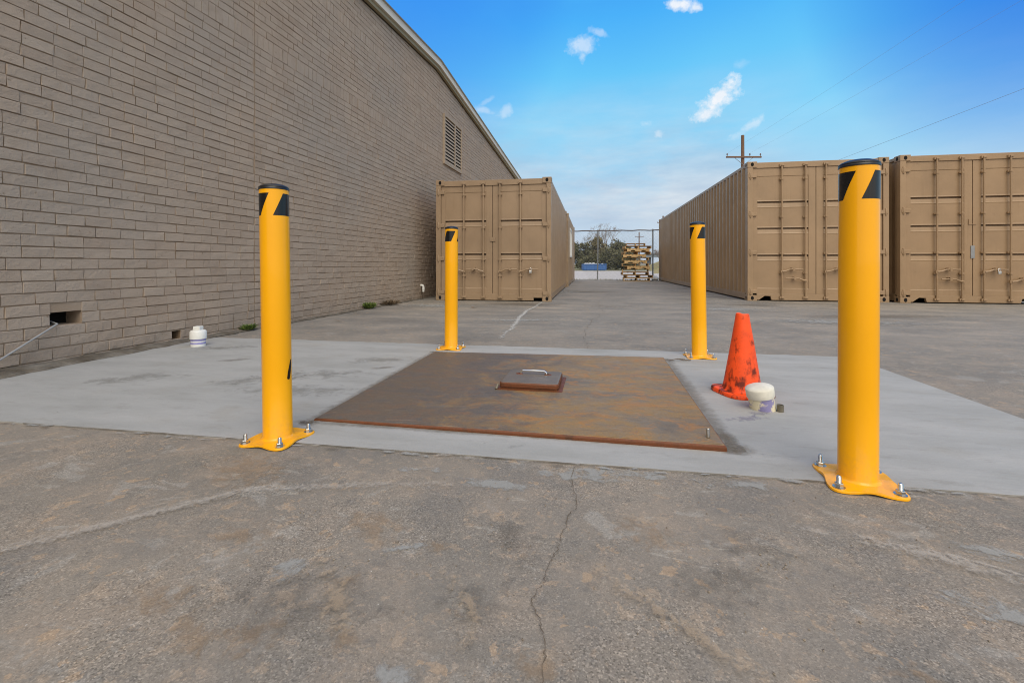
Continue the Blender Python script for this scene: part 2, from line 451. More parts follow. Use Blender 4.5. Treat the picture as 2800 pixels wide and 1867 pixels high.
M['dry'] = mat_leaf('dry_weed', lin(100,86,68), lin(126,108,88), lin(146,130,108))
M['litter'] = mat_simple('dead_leaf', lin(122,88,52), 0.8, vary=0.2)
M['pebble'] = mat_simple('pebble', lin(140,128,114), 0.8, vary=0.35, scale=30)
M['concrete_far'] = mat_simple('far_concrete', lin(120,120,124), 0.9, vary=0.1)

# ---------------------------------------------------------------- setting: ground
def yard():
    mb = MB()
    xs = [-40, -8, -4, 4, 12, 60]; ys = [-25, -4, 0, 6, 22.9]
    for i in range(len(xs)-1):
        for j in range(len(ys)-1):
            mb.add([(xs[i],ys[j],0),(xs[i+1],ys[j],0),(xs[i+1],ys[j+1],0),(xs[i],ys[j+1],0)], [(0,1,2,3)])
    mb.add([(-40,22.9,0),(60,22.9,0),(60,22.9,-0.4),(-40,22.9,-0.4)], [(0,3,2,1)])
    mats = [M['yard'], M['st_grey'], M['st_tan'], M['st_white'], M['st_dark'], M['crack'], M['st_sand'], M['st_dirt_shade'], M['st_chalk']]
    zz = [0.0020]
    def blob(x, y, w, h, rot, mat):
        zz[0] += 0.00004
        c, s = math.cos(rot), math.sin(rot)
        vs = [(x + c*a*w - s*b*h, y + s*a*w + c*b*h, zz[0]) for a, b in ((-1,-1),(1,-1),(1,1),(-1,1))]
        mb.add(vs, [(0,1,2,3)], mat, uvs=[(0,0),(1,0),(1,1),(0,1)])
    def strip(pts, w, mat):
        zz[0] += 0.00004
        L = []; n = len(pts)
        for i, p in enumerate(pts):
            a = Vector(pts[max(i-1,0)]); b = Vector(pts[min(i+1,n-1)])
            d = (b-a).normalized(); nn = Vector((-d.y, d.x))
            ww = w[i] if isinstance(w, list) else w
            L.append((Vector(p)+nn*ww, Vector(p)-nn*ww))
        for i in range(n-1):
            a0, b0 = L[i]; a1, b1 = L[i+1]
            u0, u1 = i/(n-1), (i+1)/(n-1)
            mb.add([(a0.x,a0.y,zz[0]),(b0.x,b0.y,zz[0]),(b1.x,b1.y,zz[0]),(a1.x,a1.y,zz[0])], [(0,1,2,3)], mat,
                   uvs=[(0.5+(u0-0.5)*0.55,0),(0.5+(u0-0.5)*0.55,1),(0.5+(u1-0.5)*0.55,1),(0.5+(u1-0.5)*0.55,0)])
    def jag(pts, sub, amp):
        out = []
        for i in range(len(pts)-1):
            for k in range(sub):
                t = k/sub
                out.append((pts[i][0]*(1-t)+pts[i+1][0]*t + random.uniform(-amp, amp), pts[i][1]*(1-t)+pts[i+1][1]*t + random.uniform(-amp, amp)*0.5))
        out.append(pts[-1]); return out
    blob(-0.722, 0.994, 0.055, 0.055, 0.5, 1)
    blob(-0.471, 1.126, 0.085, 0.020, 0.35, 1)
    blob(-0.36, 0.771, 0.08, 0.04, 0.2, 1)
    blob(-0.30, 1.50, 0.18, 0.05, -0.1, 1); blob(-0.05, 1.60, 0.2, 0.05, 0.0, 1); blob(-0.62, 1.56, 0.12, 0.035, 0.1, 1)
    blob(0.12, 1.645, 0.30, 0.05, 0.0, 1); blob(0.50, 1.63, 0.25, 0.05, 0.05, 1)
    blob(0.62, 1.385, 0.10, 0.03, -0.3, 8); blob(0.85, 1.14, 0.12, 0.06, -0.3, 1); blob(1.02, 1.36, 0.10, 0.05, -0.2, 1)
    for x, y, w in ((-0.396,1.149,0.055),(-0.471,0.832,0.07),(-0.663,0.807,0.12),(-0.779,0.793,0.12),(-0.56,0.98,0.07),(-0.95,0.86,0.12),(-0.6,1.2,0.16),(-0.93,1.1,0.14),(0.6,0.9,0.12),(0.75,0.82,0.12),(0.15,1.3,0.16),(-1.2,1.45,0.3),(-0.1,0.83,0.10)):
        blob(x, y, w, w*0.6, random.uniform(-0.5,0.8), 2)
    for x, y, w, h in ((0.30,1.12,0.22,0.16),(0.42,1.28,0.2,0.1),(-0.25,0.95,0.12,0.14),(-0.65,0.9,0.3,0.18),(-0.2,1.2,0.1,0.2),(0.157,0.993,0.03,0.018),(0.0,1.065,0.035,0.014)):
        blob(x, y, w, h, random.uniform(-0.4,0.4), 4)
    # big soft stains of the far yard
    for k in range(46):
        x = random.uniform(-3.2, 12); y = random.uniform(4.3, 21)
        blob(x, y, random.uniform(0.5,1.6), random.uniform(0.18,0.6), random.uniform(-0.35,0.35), random.choice((4,4,2,7,1)))
    # cracks
    cr = [(-0.052,1.682),(-0.064,1.584),(-0.052,1.509),(-0.040,1.441),(-0.043,1.389),(-0.063,1.349),(-0.068,1.281),(-0.080,1.228),(-0.083,1.180),(-0.094,1.143),(-0.103,1.103),(-0.105,1.054),(-0.122,1.011),(-0.125,0.988),(-0.119,0.970),(-0.107,0.948),(-0.095,0.915),(-0.088,0.885),(-0.084,0.855),(-0.083,0.803),(-0.1,0.7),(-0.06,0.5)]
    p = jag(cr, 5, 0.0035)
    strip(p, [random.uniform(0.0003, 0.0014) for _ in p], 5)
    
    cf = [(0.011,5.946),(-0.048,5.153),(-0.055,4.552),(-0.020,4.05)]
    strip(jag(cf, 8, 0.02), 0.0013, 5)
    strip(jag([(0.011,5.946),(0.2,7.2),(0.15,9.0),(0.5,12.0)], 8, 0.03), 0.0013, 5)
    pj = jag([(-2.6,1.700),(-1.5,1.703),(-0.9,1.70),(0.0,1.697),(0.9,1.70),(2.1,1.70)], 16, 0.004)
    strip(pj, [random.uniform(0.0008,0.003) for _ in pj], 5)
    for k in range(70):
        x = -2.9 + 5.0*k/70 + random.uniform(-0.03, 0.03)
        if random.random() < 0.65: blob(x, 1.695 - random.uniform(0.0, 0.028), random.uniform(0.02, 0.07), random.uniform(0.008, 0.022), random.uniform(-0.2, 0.2), random.choice((1, 1, 8, 7)))
    # thin worn white line by the container, streaks in the foreground
    strip(jag([(-0.93,9.2),(-0.94,7.927),(-1.0,7.157),(-0.95,6.013),(-0.893,5.184),(-0.885,4.45)], 3, 0.012), 0.05, 3)
    strip([(-0.95,9.0),(-0.70,9.25),(-0.45,9.35)], 0.05, 3)
    strip([(-1.75,0.72),(-1.497,0.932),(-1.425,0.997),(-1.311,1.112),(-1.111,1.313),(-0.8,1.40),(-0.45,1.47)], 0.040, 8)
    strip([(0.70,1.38),(0.817,1.353),(0.88,1.327),(0.954,1.297),(1.1,1.21),(1.3,1.10)], 0.009, 8)
    strip([(0.70,1.36),(0.86,1.31),(1.0,1.24)], 0.05, 8)
    strip([(-0.03,1.17),(0.045,1.079),(0.134,1.013),(0.195,0.965),(0.247,0.912),(0.300,0.869),(0.38,0.75)], 0.030, 6)
    strip([(-0.68,1.05),(-0.58,0.96),(-0.52,0.88),(-0.44,0.80)], 0.05, 6)
    strip([(-0.36,1.05),(-0.27,0.98),(-0.23,0.90),(-0.24,0.83)], 0.03, 6)
    struct(mb.build('yard_pavement', mats))
yard()

PX0, PX1, PY0, PY1 = -1.285, 0.548, 1.932, 3.668      # rusty plate footprint
def slab():
    mb = MB(); z = 0.005
    x0, x1, y0, y1 = -3.86, 2.04, 1.705, 4.04
    random.seed(3)
    n = 90; top = []; bot = []
    for i in range(n+1):
        x = x0 + (x1-x0)*i/n
        bot.append((x, y0 + random.uniform(-0.004, 0.004), z)); top.append((x, y1 + random.uniform(-0.012, 0.012), z))
    for i in range(n):
        mb.add([bot[i], bot[i+1], top[i+1], top[i]], [(0,1,2,3)])
        a, b = bot[i], bot[i+1]
        mb.add([(a[0],a[1],-0.01),(b[0],b[1],-0.01),b,a], [(0,1,2,3)])
    mb.add([(x1,y0,-0.01),(x1,y1,-0.01),top[-1],bot[-1]], [(0,1,2,3)])
    zz = [z + 0.0012]
    def blob(x, y, w, h, rot, mat):
        zz[0] += 0.00004
        c, s = math.cos(rot), math.sin(rot)
        vs = [(x + c*a*w - s*b*h, y + s*a*w + c*b*h, zz[0]) for a, b in ((-1,-1),(1,-1),(1,1),(-1,1))]
        mb.add(vs, [(0,1,2,3)], mat, uvs=[(0,0),(1,0),(1,1),(0,1)])
    # dirt packed round the steel plate, with the right-hand channel's shade painted in
    def band(xa, ya, xb, yb, wd):
        zz[0] += 0.00004
        d = Vector((xb-xa, yb-ya)).normalized(); nn = Vector((-d.y, d.x))*wd; n = 12
        for i in range(n):
            a = Vector((xa, ya)).lerp(Vector((xb, yb)), i/n); b = Vector((xa, ya)).lerp(Vector((xb, yb)), (i+1)/n)
            u0, u1 = 0.35+0.3*i/n, 0.35+0.3*(i+1)/n
            mb.add([(a.x+nn.x,a.y+nn.y,zz[0]),(a.x-nn.x,a.y-nn.y,zz[0]),(b.x-nn.x,b.y-nn.y,zz[0]),(b.x+nn.x,b.y+nn.y,zz[0])], [(0,1,2,3)], 1, uvs=[(u0,1),(u0,0),(u1,0),(u1,1)])
    band(PX1+0.005, PY0-0.05, PX1+0.035, PY1+0.05, 0.07); band(PX0-0.005, PY0-0.04, PX0-0.005, PY1+0.04, 0.055)
    band(PX0-0.05, PY0+0.004, PX1+0.06, PY0+0.004, 0.035); band(PX0-0.05, PY1, PX1+0.06, PY1, 0.03)
    blob(PX1+0.03, PY0+0.01, 0.10, 0.09, 0.3, 1); blob(PX1+0.02, PY0+0.12, 0.06, 0.15, 0.0, 1); blob(PX0-0.03, PY0, 0.07, 0.04, 0, 1)
    blob(0.62, 3.64, 0.09, 0.04, 0.2, 2)
    # stains
    for x, y, w, h, m in ((-2.7,3.1,0.16,0.06,1),(-1.75,2.8,0.5,0.16,4),(-1.7,2.4,0.5,0.18,4),(-2.1,2.6,0.4,0.17,4),(-2.9,2.5,0.4,0.16,4),(-1.45,3.05,0.12,0.05,1),(0.74,2.33,0.16,0.06,3),(0.82,2.42,0.10,0.05,3),(-0.3,1.82,0.05,0.03,2),(-1.6,3.3,0.4,0.16,4),(-3.2,3.55,0.5,0.16,4),(1.05,2.05,0.14,0.03,2)):
        blob(x, y, w, h, random.uniform(0.2,0.6), m)
    for k in range(26):
        blob(random.uniform(-3.6,1.9), random.uniform(1.8,4.0), random.uniform(0.006,0.02), random.uniform(0.004,0.012), random.uniform(0,3), 2)
    struct(mb.build('concrete_slab', [M['slab'], M['st_dirt_shade'], M['st_dark'], M['st_purple'], M['st_soft']]))
slab()

def outer_land():
    mb = MB()
    S = 4000
    mb.add([(-S,22.9,-0.42),(S,22.9,-0.42),(S,S,-0.42),(-S,S,-0.42)], [(0,1,2,3)])
    mb.add([(-S,-S,-0.42),(S,-S,-0.42),(S,22.9,-0.42),(-S,22.9,-0.42)], [(0,1,2,3)])
    struct(mb.build('terrain', M['land']))
    g = MB()
    random.seed(11)
    n = 80
    # grass verge with a ragged edge
    for i in range(n):
        x0 = -30 + 110*i/n; x1 = -30 + 110*(i+1)/n
        g.add([(x0,22.9,-0.06),(x1,22.9,-0.06),(x1,25.6,-0.30),(x0,25.6,-0.30)], [(0,1,2,3)])
        g.add([(x0,25.6,-0.30),(x1,25.6,-0.30),(x1,27.0,-0.41),(x0,27.0,-0.41)], [(0,1,2,3)])
    struct(g.build('grass_verge', M['grass']))
    # blades
    b = MB(); b.use_c = True
    for k in range(1500):
        x = random.uniform(-1.2, 4.5); y = random.uniform(22.75, 24.6); h = random.uniform(0.05, 0.17)
        z = -0.06 if y < 22.9 else -0.06 - (y-22.9)*0.09
        if y < 22.9: z = 0.0; h *= 0.5
        a = random.uniform(0, 6.28); w = 0.012; b.cur = random.random()
        b.add([(x-w*math.cos(a),y-w*math.sin(a),z),(x+w*math.cos(a),y+w*math.sin(a),z),(x+random.uniform(-.05,.05),y+random.uniform(-.05,.05),z+h)], [(0,1,2)])
    o = b.build('grass', mat_leaf('dry_blade', lin(140,124,76), lin(158,142,84), lin(128,130,66)))
    o['kind'] = 'stuff'; tag(o, 'dry yellow grass blades growing along the chain link fence', 'grass')
    r = MB()
    r.add([(-60,27.0,-0.40),(60,27.0,-0.40),(70,86,-0.40),(-90,86,-0.40)], [(0,1,2,3)])
    struct(r.build('road', M['road']))
    # grassy bank on the right, rising to the overpass
    h = MB(); random.seed(5)
    X = [7.5, 11, 15, 22, 45, 80, 160]; Y = [60, 75, 95, 120, 150]; 
    pts = {}
    for i, x in enumerate(X):
        for j, y in enumerate(Y):
            z = -0.45 + 3.1*min(1, i/2)*min(1, j/3) * (0.9+0.2*random.random())
            pts[i, j] = (x + j*2.2, y, z)
    for i in range(len(X)-1):
        for j in range(len(Y)-1):
            h.add([pts[i,j], pts[i+1,j], pts[i+1,j+1], pts[i,j+1]], [(0,1,2,3)], smooth=True)
    struct(h.build('hill', M['hill']))
outer_land()

# ---------------------------------------------------------------- brick building
PHI = R(2.4); WD = 4.05
BLD = thing('brick_building', 'long taupe painted brick building with shallow gable roof on the left', 'building',
            (-WD/math.cos(PHI), 0, 0), -PHI)
# local frame: y along the wall, x outward (+x = towards the yard), z up
S0, S1, APEX, ZA = -5.0, 24.0, 10.35, 5.40
def rake(s):
    return ZA - (0.062*(APEX-s) if s < APEX else 0.097*(s-APEX))
def brick_wall():
    random.seed(21)
    mb = MB(); mb.use_c = True
    CH, BL, J = 0.0835, 0.194, 0.0072
    holes = [(2.74, 2.95, 0.285, 0.385), (3.70, 3.79, 0.03, 0.11)]
    JOINT = 4.72
    # mortar backing with real openings
    def back(s0, s1, z0, z1):
        mb.cur = 0.5
        mb.add([(0,s0,z0),(0,s1,z0),(0,s1,z1),(0,s0,z1)], [(0,1,2,3)], 1)
    ss = sorted([S0, 2.74, 2.95, 3.70, 3.79, 6, 8, APEX, 13, 18, S1])
    for a, b in zip(ss[:-1], ss[1:]):
        hs = [h for h in holes if abs(h[0]-a) < 1e-6]
        z = -0.3
        for h in hs:
            back(a, b, z, h[2]); z = h[3]
        mb.add([(0,a,z),(0,b,z),(0,b,rake(b)),(0,a,rake(a))], [(0,1,2,3)], 1)
    for a, b, z0, z1 in holes:
        d = -0.16
        q = [(0,a,z0),(0,b,z0),(0,b,z1),(0,a,z1),(d,a,z0),(d,b,z0),(d,b,z1),(d,a,z1)]
        mb.add(q, [(4,5,6,7)], 2); mb.add(q, [(0,1,5,4),(1,2,6,5),(2,3,7,6),(3,0,4,7)], 1)
    def brick(s0, s1, z0, z1):
        if z0 > min(rake(s0), rake(s1)) - 0.01: return
        z1 = min(z1, rake(s0), rake(s1))
        if s1 - s0 < 0.02 or z1 - z0 < 0.01: return
        for a, b, c, d in holes:
            if s0 < b-0.005 and s1 > a+0.005 and z0 < d-0.01 and z1 > c+0.01:
                if s0 < a-0.03: brick(s0, a, z0, z1)
                if s1 > b+0.03: brick(b, s1, z0, z1)
                return
        mb.cur = min(1, max(0, random.gauss(0.5, 0.12)))
        pr = 0.0075 + random.uniform(-0.0025, 0.003); c = random.uniform(0.0015, 0.0045)
        jt = lambda k=0.0034: random.uniform(-k, k)
        o = [(0, s0+jt(), z0+jt()), (0, s1+jt(), z0+jt()), (0, s1+jt(), z1+jt()), (0, s0+jt(), z1+jt())]
        t = 0.0022
        f = [(pr+jt(t), s0+c*0.6+jt(), z0+c+jt()), (pr+jt(t), s1-c*0.6+jt(), z0+c+jt()), (pr+jt(t), s1-c*0.6+jt(), z1-c+jt()), (pr+jt(t), s0+c*0.6+jt(), z1-c+jt())]
        m = [(p[0]*0.7, q[1]*0.8+p[1]*0.2, q[2]*0.8+p[2]*0.2) for p, q in zip(f, o)]
        mb.add(o+m+f, [(8,9,10,11),(0,1,5,4),(1,2,6,5),(2,3,7,6),(3,0,4,7),(4,5,9,8),(5,6,10,9),(6,7,11,10),(7,4,8,11)], 0)
    z = -0.13; row = 0
    bands = [3.28, 4.45]
    while z < ZA:
        band = any(abs(z-b) < CH/2 for b in bands)
        h = CH*2 if band else CH
        s = S0 + (0 if band else ((row % 2)*BL/2 + random.uniform(-0.012, 0.012)))
        w = CH if band else BL
        while s < S1:
            ww = w
            if not band and random.random() < 0.02: ww = w*0.55
            a, b = s + 0.0022, s + ww - 0.0022
            zo = 0.0016*math.sin(s*1.3 + z*3)
            if a < JOINT-0.005 and b > JOINT-0.005:
                brick(a, JOINT-0.005, z+J/2+zo, z+h-J/2+zo)
                if b > JOINT+0.005: brick(JOINT+0.005, b, z+J/2+zo, z+h-J/2+zo)
            elif a < JOINT+0.005 and b > JOINT+0.005:
                brick(JOINT+0.005, b, z+J/2+zo, z+h-J/2+zo)
            else:
                brick(a, b, z+J/2+zo, z+h-J/2+zo)
            s += ww
        z += h; row += 1
    mb.build('brick_wall', [M['brick'], M['mortar'], M['dark']], BLD)
    # the other walls of the block and its roof
    D = -22
    o = MB()
    o.add([(D,S0,-0.4),(0.0,S0,-0.4),(0.0,S0,rake(S0)),(D,S0,rake(S0))], [(0,1,2,3)])
    o.build('end_wall', M['brick'], BLD); o = MB()
    o.add([(D,S1,-0.4),(0.0,S1,-0.4),(0.0,S1,rake(S1)),(D,S1,rake(S1))], [(3,2,1,0)])
    o.build('end_wall', M['brick'], BLD)
    r = MB(); ov = 0.20
    for a, b in ((S0-0.3, APEX), (APEX, S1+0.3)):
        za, zb = rake(a)+0.18, rake(b)+0.18
        r.add([(D,a,za),(ov-0.03,a,za),(ov-0.03,b,zb),(D,b,zb)], [(0,1,2,3)])
    r.build('roof', M['roof'], BLD)
    # rake trim: olive soffit board under a cream metal edge
    def board(name, mat, x0, x1, dz0, dz1):
        q = MB()
        for a, b in ((S0-0.3, APEX), (APEX, S1+0.3)):
            za, zb = rake(a), rake(b)
            vs = [(x0,a,za+dz0),(x1,a,za+dz0),(x1,a,za+dz1),(x0,a,za+dz1),(x0,b,zb+dz0),(x1,b,zb+dz0),(x1,b,zb+dz1),(x0,b,zb+dz1)]
            q.add(vs, [(0,1,2,3),(7,6,5,4),(0,4,5,1),(1,5,6,2),(2,6,7,3),(3,7,4,0)])
        q.build(name, mat, BLD)
    board('soffit_board', M['trim_olive'], 0.012, 0.085, -0.03, 0.04)
    board('rake_trim', M['trim'], 0.012, 0.13, 0.042, 0.175)
    board('drip_strip', M['dark'], 0.011, 0.020, -0.05, -0.037)
brick_wall()

def louver_vent():
    s0, s1, z0, z1 = 10.85, 12.22, 3.25, 4.50
    fr = MB(); t = 0.055
    fr.box(0.004, 0.05, s0, s0+t, z0, z1); fr.box(0.004, 0.05, s1-t, s1, z0, z1)
    fr.box(0.004, 0.048, s0+t, s1-t, z0, z0+t); fr.box(0.004, 0.048, s0+t, s1-t, z1-t, z1)
    mid = s0 + (s1-s0)*0.60
    fr.box(0.006, 0.044, mid-0.03, mid+0.03, z0+t, z1-t)
    f = fr.build('louver_vent', M['vent'], BLD)
    bk = MB(); bk.box(0.0105, 0.0125, s0+t, s1-t, z0+t, z1-t); bk.build('vent_opening', M['dark'], f)
    sl = MB(); n = 13
    for k in range(n):
        z = z0+t + (z1-z0-2*t)*(k+0.15)/n
        for a, b in ((s0+t, mid-0.03), (mid+0.03, s1-t)):
            sl.add([(0.040,a,z),(0.040,b,z),(0.014,b,z+0.064),(0.014,a,z+0.064),(0.040,a,z-0.006),(0.040,b,z-0.006)], [(0,1,2,3),(4,5,1,0)])
    sl.build('louver_blades', M['vent'], f)
louver_vent()

WM = Matrix.Translation((-WD/math.cos(PHI), 0, 0)) @ Matrix.Rotation(-PHI, 4, 'Z')
def onwall(s, z, out=0.0):
    return WM @ Vector((out, s, z))

def dirt_strip():
    random.seed(31); mb = MB()
    n = 260; P = []
    for i in range(n+1):
        s = -4 + 26*i/n
        k = max(0.0, 1 - abs(s-2.6)/3.2)
        zt = 0.010 + 0.022*k + random.uniform(-0.006, 0.010)
        w = (0.10 + 0.10*max(0, 1-abs(s-2.2)/2.6)) + random.uniform(-0.025, 0.035)
        P.append((onwall(s, zt, 0.0), onwall(s, zt*0.75, w*0.5), onwall(s, 0.006, w)))
    for i in range(n):
        for k in range(2):
            mb.add([P[i][k], P[i][k+1], P[i+1][k+1], P[i+1][k]], [(0,1,2,3)], smooth=True)
    struct(mb.build('dirt_strip', M['dirt']))
dirt_strip()

# ---------------------------------------------------------------- containers
def container(name, label, w, h, L, loc, mat, ribs, handles, sill, front=True, window=False, detail=True):
    t = thing(name, label, 'shipping container', loc, 0, 'tan shipping containers in the yard')
    P = 0.10                                   # post width
    # frame: posts, rails, header, sill
    def bar1(nm, *a):
        f = MB(); f.box(*a); f.build(nm, mat, t, bevel=0.004)
    for x0 in (0, w-P):
        bar1('corner_post', x0, x0+P, 0.0, 0.11, 0.12, h-0.12); bar1('corner_post', x0, x0+P, L-0.11, L, 0.12, h-0.12)
        bar1('top_rail', x0+0.02, x0+P-0.02, 0.178, L-0.178, h-0.075, h-0.012)
        bar1('bottom_rail', x0+0.012, x0+P-0.02, 0.178, L-0.178, 0.03, 0.155)
    bar1('door_header', P, w-P, 0.012, 0.09, h-0.135, h-0.022); bar1('end_header', P, w-P, L-0.09, L-0.012, h-0.12, h-0.022)
    bar1('end_sill', P, w-P, L-0.09, L-0.012, 0.02, 0.15)
    f = MB()
    # front sill with its fork / gooseneck opening
    if sill == 'notch':
        a, b = 0.16, 0.46
        f.prism([(0.178,0.022),(a+0.06,0.022),(a+0.17,0.105),(a+0.28,0.10),(b,0.022),(w-b,0.022),(w-a-0.28,0.10),(w-a-0.17,0.105),(w-a-0.06,0.022),(w-0.178,0.022),(w-0.178,0.150),(0.178,0.150)], 0.012, 0.07)
    else:
        f.prism([(0.178,0.018),(w-0.36,0.018),(w-0.36,0.075),(w-0.19,0.075),(w-0.19,0.018),(w-0.178,0.018),(w-0.178,0.150),(0.178,0.150)], 0.012, 0.07)
    f.build('door_sill', mat, t, bevel=0.004)
    # corner castings with oval holes
    for x0 in (0, w-0.178):
        for y0 in (0, L-0.178):
            for z0 in (0, h-0.118):
                cs = MB(); cs.box(x0-0.003, x0+0.181, y0-0.004, y0+0.182, z0, z0+0.118)
                c = cs.build('corner_casting', mat, t, bevel=0.006)
                cz = z0+0.059
                yy = -0.0055 if y0 == 0 else L+0.0055
                q = [2*math.pi*k/16 for k in range(16)]
                hl = MB(); hl.add([(x0+0.089+0.030*math.cos(a), yy, cz+0.040*math.sin(a)) for a in q], [tuple(range(16))]); hl.build('casting_hole', M['dark'], c)
                xs = -0.0045 if x0 == 0 else w+0.0045
                hl = MB(); hl.add([(xs, y0+0.089+0.030*math.cos(a), cz+0.040*math.sin(a)) for a in q], [tuple(range(16))]); hl.build('casting_hole', M['dark'], c)
    # dark underside visible through the sill openings
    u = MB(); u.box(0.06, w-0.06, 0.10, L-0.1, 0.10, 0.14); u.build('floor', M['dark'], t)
    # corrugated sides
    for side in (0, 1):
        mb = MB(); pit = 0.278; d = 0.036
        prof = []
        y = 0.11
        while y < L-0.11-pit:
            prof += [(y, 0), (y+0.072, 0), (y+0.140, d), (y+0.210, d)]
            y += pit
        prof += [(y, 0), (L-0.11, 0)]
        pts = []
        for yy, dd in prof:
            x = 0.012+dd if side == 0 else w-0.012-dd
            pts.append((x, yy))
        for i in range(len(pts)-1):
            (xa, ya), (xb, yb) = pts[i], pts[i+1]
            if window and side == 1 and ya > window[0] and yb < window[1]:
                for z0, z1 in ((0.15, window[2]), (window[3], h-0.07)):
                    mb.add([(xa,ya,z0),(xb,yb,z0),(xb,yb,z1),(xa,ya,z1)], [(0,1,2,3)])
                continue
            q = [(xa,ya,0.15),(xb,yb,0.15),(xb,yb,h-0.07),(xa,ya,h-0.07)]
            mb.add(q, [(0,1,2,3)] if side else [(3,2,1,0)])
        mb.build('side_panel', mat, t)
    rf = MB(); rf.box(0.03, w-0.03, 0.03, L-0.03, h-0.035, h-0.02); rf.build('roof', mat, t)
    bk = MB(); bk.box(P-0.01, w-P+0.01, L-0.06, L-0.03, 0.14, h-0.1); bk.build('end_wall', mat, t)
    # doors
    zb, zt = 0.152, h-0.138
    half = w/2
    for side in (0, 1):
        xa, xb = (P+0.008, half-0.006) if side == 0 else (half+0.006, w-P-0.008)
        dm = MB()
        yf = 0.030
        mg = 0.085; mgc = 0.13
        ia, ib = (xa+mg, xb-mgc) if side == 0 else (xa+mgc, xb-mg)
        dm.box(xa, ia, yf, yf+0.05, zb, zt); dm.box(ib, xb, yf, yf+0.05, zb, zt)
        # panel between stiles: flats joined by sharp-topped recesses
        prof = [(zb, yf+0.001)]
        prof += [(zb+0.10, yf+0.001), (zb+0.112, yf+0.009)]
        for r in ribs:
            zr = r*h
            prof += [(zr-0.135, yf+0.009), (zr-0.115, yf+0.004), (zr-0.100, yf+0.012), (zr-0.030, yf+0.022), (zr-0.026, yf+0.075), (zr, yf+0.075), (zr+0.006, yf+0.004), (zr+0.03, yf+0.009)]
        prof += [(h*0.895-0.01, yf+0.009), (h*0.895, yf+0.001), (zt, yf+0.001)]
        for (z0, y0), (z1, y1) in zip(prof[:-1], prof[1:]):
            dm.add([(ia,y0,z0),(ib,y0,z0),(ib,y1,z1),(ia,y1,z1)], [(0,1,2,3)])
        for r in ribs:                          # pressed ends of the recess
            zr = r*h
            for xx in (ia+0.0004, ib-0.0004):
                dm.add([(xx,yf,zr-0.12),(xx,yf+0.05,zr-0.12),(xx,yf+0.05,zr+0.03),(xx,yf,zr+0.03)], [(0,1,2,3)])
        door = dm.build('door', mat, t)
        # rubber gasket line round the door
        for q0, q1 in ((zt+0.001, zt+0.006), (zb-0.004, zb-0.001)):
            g = MB(); g.box(xa, xb, yf+0.012, yf+0.03, q0, q1); g.build('gasket', M['dark'], door)
        for k, hz in enumerate((0.07, 0.35, 0.625, 0.90)):
            hm = MB(); z = hz*h
            x0, x1 = (0.02, P+0.075) if side == 0 else (w-P-0.075, w-0.02)
            hm.box(x0, x1, -0.006, 0.029, z-0.045, z+0.03)
            xp = 0.055 if side == 0 else w-0.055
            hm.tube([(xp,-0.004,z-0.075),(xp,-0.004,z+0.06)], 0.016, 8)
            hm.build('hinge', mat, door, bevel=0.005)
        bars = (0.25, 0.42) if side == 0 else (0.565, 0.74)
        for bi, fr in enumerate(bars):
            x = fr*w
            bm = MB()
            bm.tube([(x,-0.012,0.085),(x,-0.012,h-0.075)], 0.017, 12)
            bar = bm.build('locking_bar', mat, t)
            for z in (0.075, h-0.095):
                km = MB()
                km.box(x-0.045, x+0.045, -0.020, 0.014, z-0.02, z+0.025)
                km.box(x-0.02, x+0.03, -0.036, -0.019, z-0.012, z+0.014)
                km.build('cam_keeper', mat, bar, bevel=0.003)
            for z in (0.34*h, 0.60*h, 0.87*h, 0.155*h+0.13):
                km = MB()
                km.box(x-0.038, x+0.038, -0.008, yf, z-0.016, z+0.016)
                km.tube([(x,-0.012,z-0.02),(x,-0.012,z+0.02)], 0.023, 12)
                km.build('bracket', mat, bar, bevel=0.003)
            hz = handles[side*2+bi]
            sgn = {0:(1,-1), 1:(1,1)}[side][bi] if sill == 'notch' else {0:(-1,-1), 1:(1,1)}[side][bi]
            Ln = 0.36*w/2.44
            hm = MB(); z = hz*h
            pts = [(x,-0.030,z-0.03),(x+sgn*0.06,-0.040,z-0.02),(x+sgn*0.13,-0.045,z+0.012),(x+sgn*0.22,-0.045,z+0.016),(x+sgn*Ln,-0.045,z+0.012)]
            hm.tube(pts, [0.020,0.018,0.013,0.012,0.012], 8)
            hm.box(x-0.03, x+0.03, -0.038, -0.004, z-0.055, z-0.005)
            hm.build('handle', mat, bar)
            hm = MB()
            hm.box(x+sgn*0.20-0.03, x+sgn*0.20+0.03, -0.046, yf, z+0.022, z+0.045)
            hm.box(x+sgn*0.21-0.02, x+sgn*0.21+0.02, -0.060, -0.030, z-0.012, z+0.045)
            hm.build('handle_catch', mat, bar)
    return t

CA = container('shipping_container', 'tan container beside brick wall with steel padlock on its door', 2.41, 2.50, 6.06,
               (-3.17, 9.10, 0), M['tan1'], (0.387, 0.66), (0.255, 0.255, 0.255, 0.255), 'slot')
container('shipping_container', 'tan container with white window, behind the one beside brick wall', 2.41, 2.48, 6.06,
          (-3.12, 15.42, 0), M['tan4'], (0.387, 0.66), (0.255, 0.255, 0.255, 0.255), 'slot', window=(1.2, 2.9, 1.05, 2.05))
CW = [o for o in COL.objects if o.name == 'shipping_container.001'][0]
wx = 2.41
wm = MB()
for a, b, c, d in ((1.22,2.90,1.02,1.08),(1.22,2.90,2.02,2.08),(1.22,1.28,1.08,2.02),(2.84,2.90,1.08,2.02),(2.03,2.08,1.08,2.02)):
    wm.box(wx-0.06, wx+0.012, a, b, c, d)
wo = wm.build('window', M['white'], CW)
pm = MB(); pm.box(wx-0.04, wx-0.03, 1.28, 2.84, 1.08, 2.02); pm.build('pane', M['glass'], wo)
